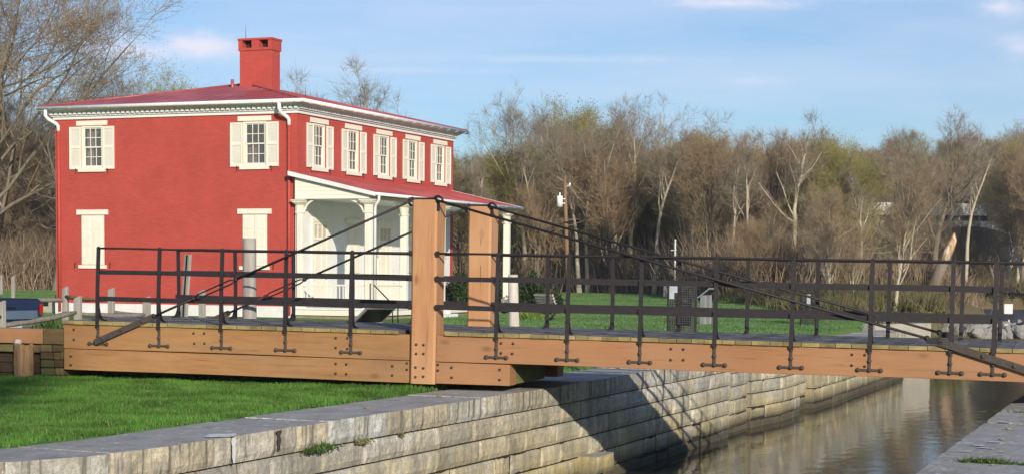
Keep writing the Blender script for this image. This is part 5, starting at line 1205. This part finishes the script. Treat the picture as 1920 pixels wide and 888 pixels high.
P_('E', seed=5, H_=13, r0=.22, bk='grey', tw='olive', bd='green', n1=18, spread=.5, nb=1)
P_('F', seed=6, H_=15, r0=.3, bk='grey', tw='grey', n1=15, n3=5, nt=4, spread=.62, start=.22)
P_('G', seed=7, H_=12, r0=.18, bk='pale', tw='brown', n1=16, spread=.5, up=.15)
P_('H', seed=8, H_=13, r0=.24, bk='brown', tw='rust', bd='tan', n1=18, spread=.6, nb=1, bsz=.035)
P_('T', seed=10, H_=12, r0=.20, bk='pale', tw='grey', n1=8, n2=5, n3=4, n4=4, nt=3, spread=.45, start=.5, limb=.3, up=.12, trunkfrac=.95)
P_('W', seed=9, H_=13, r0=.3, bk='grey', tw='olive', bd='green', n1=22, spread=.7, limb=.5, up=.14, n3=6, nt=4, nb=1, bsz=.04)
def place(key, px, D, H_, label, group=None, rz=None, name=None, cat='tree', dz=0, tilt=(0, 0)):
    src = protos[key]
    if key in used: o = recurse_copy(src)
    else: o = src; used.add(key)
    if name: o.name = name
    p = at(px, D); h0 = {'A': 15, 'B': 15, 'C': 14, 'D': 14, 'E': 13, 'F': 15, 'G': 12, 'H': 13, 'W': 13, 'S': 13.2, 'T': 12}.get(key, 15)
    s = H_/h0; o.location = (p.x, p.y, gz(p.x, p.y)+dz); o.scale = (s, s, s); o.rotation_euler = (tilt[0], tilt[1], rnd.uniform(0, 6.28) if rz is None else rz)
    for k in ('label', 'category', 'group'):
        if k in o: del o[k]
    return tag(o, label, cat, group)
def topz(y, px, D): return 1.55-(y-(500+.0083*px))/3250*D
# landmark trees of the woodland edge
place('A', 985, 137, 15.6, 'tall bare tree with twin pale trunks, first in the wood right of the house')
place('F', 945, 141, 14.6, 'spreading grey-twigged bare tree at the left end of the woodland edge')
place('C', 1015, 143, 15.6, 'tall bare tree rising just behind the utility pole')
place('E', 1045, 146, 14.9, 'budding yellow-green tree among the bare ones right of the utility pole')
place('B', 1165, 133, 15.2, 'big bare tree with several pale slanting trunks, centre of the woodland edge')
place('F', 1215, 135, 15.0, 'broad fan-crowned bare tree standing highest right of the leaning pale trunks')
place('E', 1105, 141, 13.4, 'olive budding bare tree between the yellow-green tree and the leaning pale trunks')
place('G', 1130, 132, 11.5, 'slim pale bare tree leaning left of the slanting pale trunks', tilt=(0, -.08))
place('C', 1300, 128, 12.2, 'dense brown bare tree above the white mast')
place('F', 1385, 118, 12.0, 'grey-topped bare tree above the middle of the bridge railing')
place('W', 1570, 106, 8.6, 'rounded willow-like tree in yellow-green bud near the far arched bridge')
place('W', 1545, 118, 9.8, 'smaller olive-budding tree beside the lone straight pale trunk')
place('D', 1440, 112, 10.4, 'rusty brown thicket tree left of the lone straight pale trunk')
place('H', 1340, 112, 10.6, 'russet tree with tan buds behind the mesh litter bin')
place('H', 1500, 130, 11.2, 'russet budding tree right behind the lone straight pale trunk')
# lone straight pale tree
rngS = dict(n1=11, n2=5, n3=4, n4=4, nt=3)
protos['S'] = make_tree('bare_tree', 21, 12, .26, bk='pale', tw='grey', spread=.7, start=.45, limb=.34, trunkfrac=.95, **rngS)
o = protos['S']; used.add('S'); p = at(1482, 106); o.location = (p.x, p.y, gz(p.x, p.y)); o.scale = (.84,)*3; tag(o, 'lone straight pale-trunked bare tree with sparse branches, standing clear of the others', 'tree')
for px, D, H_, lab in ((880, 132, 10.5, 'slender pale trunk just right of the house corner'), (905, 130, 9.5, 'slender pale trunk seen left of the far tall bridge post'), (1008, 131, 10.8, 'slender pale trunk between the twin pale trunks and the utility pole'), (1085, 130, 11.5, 'slender pale trunk right of the utility pole'), (1100, 131, 11.0, 'thin pale trunk second right of the utility pole'), (1225, 124, 11.5, 'slender pale trunk right of the leaning pale trunks'), (1290, 118, 9.0, 'slender pale trunk right of the white mast'), (1330, 113, 8.6, 'slender pale trunk above the slanted information panel'), (1365, 109, 9.2, 'thin pale trunk above the middle of the railing'), (1410, 105, 8.8, 'slender pale trunk left of the lone straight pale trunk'), (1610, 103, 7.5, 'slender pale trunk inside the yellow-green tree'), (1885, 166, 12.5, 'slender dark trunk on the far shore at the right edge'), (1905, 164, 13.0, 'second dark trunk on the far shore at the right edge')):
    place('T' if px < 1880 else 'G', px, D, H_, lab, tilt=(0, rnd.uniform(-.06, .06)))
# large leaning tree and the snapped trunk by the lake
protos['L'] = make_tree('bare_tree', 33, 12, .42, bk='grey', tw='grey', spread=.6, start=.35, forks=2, lean=(-.22, 0), n1=8, n2=5, n3=5, n4=4, nt=3, limb=.5)
o = protos['L']; used.add('L'); p = at(1742, 104); o.location = (p.x, p.y, gz(p.x, p.y)); o.scale = (.86,)*3; tag(o, 'large old bare tree leaning left beside the snapped trunk near the lake', 'tree')
p = at(1745, 101); z = gz(p.x, p.y); o = thing('snapped_trunk', 'leaning broken tree trunk with bright splintered orange wood at its top', 'tree trunk', (p.x, p.y, z))
m = MB(); m.tube([(p.x, p.y, z-.3), (p.x+.25, p.y, z+1.2), (p.x+.6, p.y, z+2.1)], [.42, .34, .32], 10); m.build('trunk', bark['grey'], o)
m = MB(); m.tube([(p.x+.6, p.y-.02, z+2.08), (p.x+.95, p.y-.02, z+2.9), (p.x+1.15, p.y-.02, z+3.35), (p.x+1.18, p.y, z+3.75)], [.325, .27, .20, .05], 9); m.build('split_top', M('splintered_wood', (.62, .40, .20), (.30, .17, .09), 3, .7, .5, (4, 4, .6), c=(.72, .66, .55), cscale=1.2, cl=.5, ch=.6), o)
place('T', 1805, 162, 14.0, 'bare tree with an ivy-greened trunk right of the snapped trunk')
# woodland filling, first the rows beyond the lawn
vn = {'C': 'brown bare tree', 'D': 'rusty brown bare tree', 'F': 'grey spreading bare tree', 'G': 'slim pale bare tree', 'H': 'russet tree with tan buds', 'E': 'olive budding tree', 'A': 'twin-trunked bare tree', 'W': 'yellow-green budding tree'}
skyl = lambda px: np.interp(px, [840, 870, 940, 1060, 1110, 1250, 1290, 1480, 1560, 1700, 1760, 1860, 1960], [330, 310, 275, 275, 285, 285, 285, 280, 285, 280, 265, 262, 262])
rt = random.Random(11)
for row, (D0, D1, step, keys) in enumerate(((128, 146, 26, 'CEGHDEC'), (150, 172, 30, 'CDEHED'), (182, 215, 44, 'CDFH'))):
    px = 852+row*9
    while px < 1960:
        D = rt.uniform(D0, D1); 
        if px > 1500 and row == 0: D -= 22
        key = rt.choice(keys); q = at(px, D); ok = terrain(q.x, q.y) > -.6 and (not (1590 < px < 1905))
        if not (-.6 < terrain(q.x, q.y)): D = rt.uniform(166, 178); q = at(px, D); ok = row < 2 and not (1590 < px < 1905)
        if ok:
            Ht = topz(skyl(px), px, D)-gz(q.x, q.y); Ht = max(5.5, Ht*rt.uniform(.80, 1.10))
            rowname = ('in the first rows of the woodland', 'in the middle of the woodland', 'on the slope behind the woodland')[row]
            place(key, px, D, Ht, '%s %s' % (vn[key], rowname), 'woodland trees: %s %s' % (vn[key], rowname))
        px += step*rt.uniform(.7, 1.3)
for px in range(845, 1990, 46):   # the wooded hillside
    for D in (232, 262, 292, 325):
        a = px+rt.uniform(-22, 22); D2 = D*rt.uniform(.95, 1.05); key = rt.choice('CDFHE'); place(key, a, D2, rt.uniform(9.5, 13.5), '%s on the far hillside' % vn[key], 'hillside trees: %s' % vn[key])
# leaf-litter slope between trunks gets small saplings
for i in range(26):
    px = rt.uniform(1570, 1960); D = rt.uniform(192, 228); key = rt.choice('CDFHE'); place(key, px, D, rt.uniform(8.5, 12.0), '%s on the slope behind the arched bridge' % vn[key], 'trees behind the arched bridge: %s' % vn[key])
for i in range(9):
    px = 1600+i*38+rt.uniform(-9, 9); D = rt.uniform(169, 174); key = rt.choice('CF'); place(key, px, D, rt.uniform(6.0, 9.5), '%s in front of the arched bridge' % vn[key], 'trees before the arched bridge: %s' % vn[key])
for i in range(34):
    px = rt.uniform(860, 1740); D = float(woodline(px))+rt.uniform(3, 30); q = at(px, D)
    if terrain(q.x, q.y) > -.5:
        key = rt.choice('GDCG'); place(key, px, D, rt.uniform(3.2, 6.5), 'low %s at the edge of the lawn' % ('pale sapling' if key == 'G' else 'brown sapling'), 'saplings at the woodland edge: %s' % ('pale' if key == 'G' else 'brown'), cat='sapling', name='sapling')
# left side
protos['Q'] = make_tree('old_tree', 55, 24, .52, bk='grey', tw='brown', bd='red', forks=2, n1=15, n2=7, n3=6, n4=5, nt=5, start=.2, spread=.8, ltw=.9, wtw=.018, limb=.60, nb=1, bsz=.045, up=.04)
o = protos['Q']; used.add('Q'); p = at(-28, 118); o.location = (p.x, p.y, gz(p.x, p.y)); tag(o, 'huge old double-trunked tree with reddish buds at the left edge', 'tree')
for i, (k, px, D, H_, lab) in enumerate((('D', 75, 132, 15.0, 'rusty brown bare tree between the old double trunk and the house'), ('H', 20, 128, 12, 'russet tree with tan buds beneath the huge old tree'), ('F', 160, 128, 16.2, 'grey bare tree showing above the left end of the roof'), ('C', 205, 132, 15.2, 'brown bare crown just above the roof left of the chimney'), ('F', 105, 118, 15.5, 'grey bare tree touching the left corner of the house'), ('C', -70, 128, 17, 'brown bare tree cut by the left edge of the picture'), ('H', 130, 150, 14, 'russet tree farther back behind the left corner of the house'), ('D', 55, 165, 16, 'rusty brown bare tree far behind the old double trunk'), ('C', -10, 155, 17, 'tall brown bare tree behind the huge old tree'),
      ('W', 345, 112, 13.0, 'yellow-green crown peeping over the roof left of the chimney'), ('S', 608, 110, 14.2, 'thin bare treetop above the roof right of the chimney'), ('S', 705, 108, 14.6, 'spreading bare treetop above the middle of the side roof'))):
    place(k, px, D, H_, lab)
for i in range(16):
    px = -60+i*13; place(rt.choice('DCH'), px, rt.uniform(126, 150), rt.uniform(5, 9), 'low brown tree filling in behind the far post and rail fence', 'low trees behind the far fence')
for (k, x, y, H_, lab) in (('T', 7.5, -10.5, 13.0, 'slender bare tree behind the photographer, shading the near lawn'), ('S', 3.5, -11.0, 14.0, 'sparse bare tree behind the photographer, shading the near lawn')):
    place(k, 1000, 50, H_, lab); protos['last'] = o = [q for q in scene.objects if q.get('label') == lab][0]; used.add('last'); o.location = (x, y, 0)
for k, o in list(protos.items()):
    if k not in used:
        for c in list(o.children_recursive): bpy.data.objects.remove(c)
        bpy.data.objects.remove(o)

# ------------------------------------------------------------------ brush along the woodland edge, shrubs, reeds, riprap
def scrub(name, pts, hts, n_per, mat, wd, seed, spread=.5, lean=.45):
    rng = np.random.default_rng(seed); c = np.repeat(np.asarray(pts), n_per, 0); N = len(c); h = np.repeat(np.asarray(hts), n_per)*rng.uniform(.4, 1.15, N)
    b = c+np.stack([rng.normal(0, spread, N), rng.normal(0, spread, N), np.zeros(N)], 1)*np.repeat(np.asarray(hts), n_per)[:, None]
    d = norm(np.stack([rng.normal(0, lean, N), rng.normal(0, lean, N), np.ones(N)], 1)); d2 = norm(d+rng.normal(0, .35, (N, 3))); s = norm(np.cross(d, rng.normal(0, 1, (N, 3))))*wd/2
    mid = b+d*h[:, None]*.55; tip = mid+d2*h[:, None]*.5
    V = np.stack([b-s, b+s, mid+s*.8, mid-s*.8, tip], 1).reshape(-1, 3); k = np.arange(N)[:, None]*5
    return np_mesh(name, V, k+np.array([[0, 1, 2, 3]]), k+np.array([[3, 2, 4]]), mat=mat, smooth=False)
rs = np.random.default_rng(15); pts = []; hts = []
for i in range(6500):
    px = rs.uniform(845, 1960) if rs.random() < .85 else rs.uniform(-60, 110); D = max(float(woodline(px)), 102)+60*rs.random()**1.6; q = at(px, D); z = gz(q.x, q.y)
    if z > -1.0 and not (px > 1590 and D > 150): pts.append((q.x, q.y, z)); hts.append(rs.uniform(1.4, 4.6)*(.55 if px > 1560 else 1))
tag(scrub('thicket', pts, hts, 26, leafy('thicket_stems', (.30, .22, .14), (.16, .12, .08), 0), .055, 7, .22, .30), 'tangled brown thicket of thin stems between the woodland trunks', 'undergrowth', kind='stuff')
rs = np.random.default_rng(5); pts = []; hts = []
for i in range(5200):
    px = rs.uniform(850, 1790) if rs.random() < .8 else rs.uniform(-60, 110); off = abs(rs.normal(0, 14)); D = float(woodline(px))+1+off; q = at(px, D); z = gz(q.x, q.y)
    if z > -.6: pts.append((q.x, q.y, z)); hts.append(rs.uniform(.30, .75)*(1+.035*off))
half = len(pts)//2
tag(scrub('undergrowth', pts[:int(half*1.3)], hts[:int(half*1.3)], 26, m_brush, .045, 1), 'brown and olive brush along the foot of the woods', 'undergrowth', kind='stuff')
tag(scrub('undergrowth', pts[int(half*1.3):], [h*.8 for h in hts[int(half*1.3):]], 22, leafy('green_brush', (.06, .10, .025), (.12, .15, .045), .2), .06, 2), 'low green weeds and briars along the foot of the woods', 'undergrowth', kind='stuff')
pts = []; hts = []
for i in range(2600):   # far shore of the lake and forest floor behind
    px = rs.uniform(1640, 1960); D = 156+35*rs.random()**1.7; q = at(px, D); z = gz(q.x, q.y)
    if z > -1.4: pts.append((q.x, q.y, z)); hts.append(rs.uniform(.5, 1.5))
for i in range(1500):
    px = rs.uniform(845, 1960); D = rs.uniform(188, 235); q = at(px, D); pts.append((q.x, q.y, gz(q.x, q.y))); hts.append(rs.uniform(2, 5))
tag(scrub('shore_brush', pts, hts, 16, m_brush, .06, 3), 'brown brush on the far shore of the lake', 'undergrowth', kind='stuff')
# leafy shrub: core of small leaves through a rounded volume
def shrub(name, label, px, D, w_, h, mat, seed, n_=5200, leaf=.055, cat='shrub', d=None):
    p = at(px, D); z = gz(p.x, p.y); o = thing(name, label, cat, (p.x, p.y, z), local=True); rng = np.random.default_rng(seed); d = d or w_
    u = norm(rng.normal(0, 1, (n_, 3))); r = rng.uniform(.55, 1, n_)**.5; u[:, 2] = np.abs(u[:, 2])
    bump = 1+.14*np.sin(u[:, 0]*5+seed)*np.cos(u[:, 1]*4)+.10*np.sin(u[:, 2]*9+u[:, 0]*7)
    c = u*(r*bump)[:, None]*np.array([w_/2, d/2, h]); a = norm(rng.normal(0, 1, (n_, 3))); b = norm(np.cross(a, rng.normal(0, 1, (n_, 3)))); s = leaf*rng.uniform(.5, 1.4, n_)[:, None]
    V = np.stack([c-a*s, c+b*s*.55, c+a*s, c-b*s*.55], 1).reshape(-1, 3); np_mesh('foliage', V, np.arange(n_)[:, None]*4+np.array([[0, 1, 2, 3]]), mat=mat, smooth=False, parent=o)
    m = MB(); 
    for k in range(7): a_ = k*.9; m.tube([(0, 0, -.05), (math.cos(a_)*w_*.2, math.sin(a_)*d*.2, h*.4), (math.cos(a_)*w_*.33, math.sin(a_)*d*.33, h*.7)], [.03, .02, .008], 5)
    m.build('stems', bark['brown'], o); return o
shrub('evergreen_shrub', 'dark evergreen shrub seen between the far porch columns', 862, 66, 2.2, 1.35, m_hedge, 1)
shrub('evergreen_shrub', 'dark evergreen shrub just right of the last porch column', 1003, 64, 2.0, 1.35, m_hedge, 2)
shrub('evergreen_shrub', 'dark spreading evergreen behind the far tall bridge post', 925, 68, 2.6, 1.30, m_hedge, 3)
shrub('evergreen_shrub', 'dark evergreen shrub touching the back of the park bench', 968, 70, 2.2, 1.25, m_hedge, 4)
def tuft(name, label, px, D, r, h, n_, mat, seed, wd=.02, lean=.5, cat='plant', z=None):
    p = at(px, D); zz = gz(p.x, p.y) if z is None else z; rng = np.random.default_rng(seed); pts = np.stack([p.x+rng.normal(0, r*.5, n_), p.y+rng.normal(0, r*.5, n_), np.full(n_, zz)], 1)
    o = scrub(name, pts, rng.uniform(.6, 1, n_)*h, 6, mat, wd, seed, .12, lean); return tag(o, label, cat)
tuft('lily_clump', 'clump of bright yellow-green leaf blades at the foot of the shrubs', 990, 57, .55, .42, 60, m_lily, 1, .04)
tuft('lily_clump', 'small leafy green clump between the pickup and the house corner', 92, 40, .30, .55, 50, m_weed, 2, .05)
tuft('daffodils', 'few pale yellow flowers by the left corner of the house', 83, 47, .2, .35, 14, m_lily, 3, .04, cat='flowers')
tuft('reed_clump', 'tall olive reeds drooping beside the pale landing wall', 1762, 61, .75, 1.5, 200, m_reed, 4, .03, .35, z=-1.5)
tuft('reed_clump', 'lower reeds on the bank in front of the lake', 1740, 66, 1.0, 1.4, 150, m_reed, 5, .03, .4, z=-1.5)
tuft('bank_grass', 'green grass strip on the spit behind the riprap', 1815, 88, 3.0, .35, 400, m_reed, 6, .04, .4, cat='grass')
# weeds growing from wall joints
def weed(x, y, z, r, h, n_, label, seed, mat=m_weed):
    rng = np.random.default_rng(seed); pts = np.stack([x+rng.normal(0, r*.25, n_), y+rng.normal(0, r, n_), np.full(n_, z)+rng.normal(0, .01, n_)], 1)
    return tag(scrub('joint_weed', pts, rng.uniform(.5, 1, n_)*h, 5, mat, .012, seed, .25, .9), label, 'weed')
weed(-8.27, 15.55, -.27, .16, .13, 70, 'green weed tuft growing from the joint below the coping', 1)
weed(-8.26, 16.5, -.28, .07, .08, 30, 'small yellowish weed tuft right of the green one in the wall joint', 2, m_reed)
weed(-8.22, 17.4, -.27, .03, .05, 14, 'tiny moss tuft in the wall joint nearest the bridge', 3, m_reed)
weed(-8.1, 34.2, -.02, .35, .30, 60, 'dry brown grass hanging over the far wall below the beam', 4, m_reed)
def weed2(x, y, rx, ry, h, n_, label, seed):
    rng = np.random.default_rng(seed); pts = np.stack([x+rng.normal(0, rx, n_), y+rng.normal(0, ry, n_), np.full(n_, .0)], 1); return tag(scrub('joint_weed', pts, rng.uniform(.5, 1, n_)*h, 5, m_weed, .010, seed, .2, .9), label, 'weed')
def onz(px, py):   # point on the right-hand coping
    return None
weed2(-1.62, 14.75, .10, .03, .07, 150, 'leafy green weed clump in the joint of the right-hand coping', 11)
weed2(-1.25, 14.72, .13, .02, .05, 60, 'flatter weed clump to the right in the same coping joint', 12)
weed2(-1.72, 20.4, .3, .03, .05, 50, 'thin green moss line across the far slabs of the right-hand coping', 13)
# pebbles and leaves on the right coping
rp = random.Random(2)
for i, (x, y) in enumerate(((-1.78, 18.1), (-1.72, 16.9), (-1.70, 15.9), (-1.55, 14.55))):
    m = MB(); m.ball((x, y, .010), .013+.006*rp.random(), 7, 5, (1.6, 1, .6)); tag(m.build('pebble', m_rubble), 'small brown pebble lying on the right-hand coping', 'pebble', 'pebbles on the right-hand coping')
for i, (x, y) in enumerate(((-8.75, 19.6), (-8.7, 17.5))):
    m = MB(); m.ball((x, y, .008), .022, 7, 5, (2.2, 1, .4)); tag(m.build('stone_chip', m_rubble), 'small flat brown stone chip lying on the left coping', 'stone chip', 'stone chips on the left coping')
# riprap
rng = random.Random(8); ico = []
for i in range(5):
    bm = bmesh.new(); bmesh.ops.create_icosphere(bm, subdivisions=2, radius=1)
    for v_ in bm.verts: v_.co *= 1+.28*mnoise.noise(v_.co*1.3+Vector((i*7, 0, 0))); v_.co.z *= .65
    me = bpy.data.meshes.new('riprap_stone'); bm.to_mesh(me); bm.free(); me.materials.append(M('riprap_stone_%s' % 'abcde'[i], (.36-.03*i, .35-.03*i, .33-.03*i), (.22, .21, .19), 3, .9, .5)); ico.append(me)
cnt = 0
while cnt < 230:
    px = rng.uniform(1770, 1925); D = rng.uniform(76, 86); q = at(px, D); o = bpy.data.objects.new('riprap_stone', ico[cnt % 5]); COL.objects.link(o); r = rng.uniform(.14, .38)
    o.location = (q.x, q.y, max(gz(q.x, q.y), -1.5)+rng.uniform(0, .25)); o.rotation_euler = (rng.random()*3, rng.random()*3, rng.random()*6); o.scale = (r*rng.uniform(.8, 1.4), r, r)
    tag(o, 'rough grey stone in the riprap heap on the spit', 'stone', 'riprap stones on the spit'); cnt += 1

# ------------------------------------------------------------------ concrete arch bridge beyond the trees
def arch_bridge():
    a = at(1590, 176); b_ = at(1990, 186); d = (b_-a); L = d.length; ang = math.atan2(d.y, d.x); q_ = .78; zsc = Matrix.Scale(q_, 4); o = thing('arch_bridge', 'pale weathered concrete arch bridge far behind the bare trees on the right', 'bridge', (a.x, a.y, 0), rot=(0, 0, ang), local=True); o.scale = (q_, q_, q_); o.location.z = .55; o.rotation_euler.y = -.012; L = L/q_
    mc = M('weathered_concrete', (.78, .76, .70), (.55, .53, .47), .6, .85, .2, c=(.30, .27, .2), cscale=.35, cl=.48, ch=.62)
    m = MB(); m.box(-6, L+12, 0, 7, 9.0, 10.6); m.box(-6, L+12, -.25, 0, 9.0, 9.3); m.build('parapet', mc, o)
    m = MB()
    for (x0, x1) in ((-11.5, 8.6), (8.6, 29)):
        N = 22; xm = (x0+x1)/2; hw = (x1-x0)/2-.4; zc = lambda x: 3.0+4.6*math.sqrt(max(0, 1-((x-xm)/hw)**2)) if abs(x-xm) < hw else 3.0
        for i in range(N):
            xa = xm-hw+2*hw*i/N; xb = xm-hw+2*hw*(i+1)/N; za, zb = zc(xa), zc(xb)
            vs = [(xa, y, z) for y, z in ((.3, za), (6.7, za), (6.7, 8.3), (.3, 8.3))]+[(xb, y, z) for y, z in ((.3, zb), (6.7, zb), (6.7, 8.3), (.3, 8.3))]
            m.add(vs, [(0, 1, 5, 4), (1, 2, 6, 5), (2, 3, 7, 6), (3, 0, 4, 7)])
    m.build('arch_span', mc, o)
    m = MB(); 
    for x in (8.6,): m.box(x-1.0, x+1.0, .1, 6.9, -2, 4.5)
    m.build('pier', mc, o)
    x = -5
    while x < L+11: m = MB(); m.box(x-.12, x+.12, .5, .8, 8.3, 9.0); m.build('spandrel_post', mc, o); x += 1.6
    m = MB(); m.box(-6, L+12, 1.0, 6, 8.31, 8.99); m.build('deck_shadow_gap', bark['brown'], o)  # dark brown box fills the gap, painting in the shade below the deck
arch_bridge()

# ------------------------------------------------------------------ thin morning haze
m = bpy.data.materials.new('haze'); m.use_nodes = True; N = m.node_tree.nodes; N.remove(N['Principled BSDF'])
v = N.new('ShaderNodeVolumePrincipled'); v.inputs['Color'].default_value = (.86, .90, 1, 1); v.inputs['Density'].default_value = .0003; v.inputs['Anisotropy'].default_value = .2
m.node_tree.links.new(v.outputs[0], N['Material Output'].inputs['Volume'])
hz = MB(); hz.box(-905, 905, -65, 1650, -4.5, 48); tag(hz.build('haze', m), kind='stuff', label='thin pale air over the canal and woods')
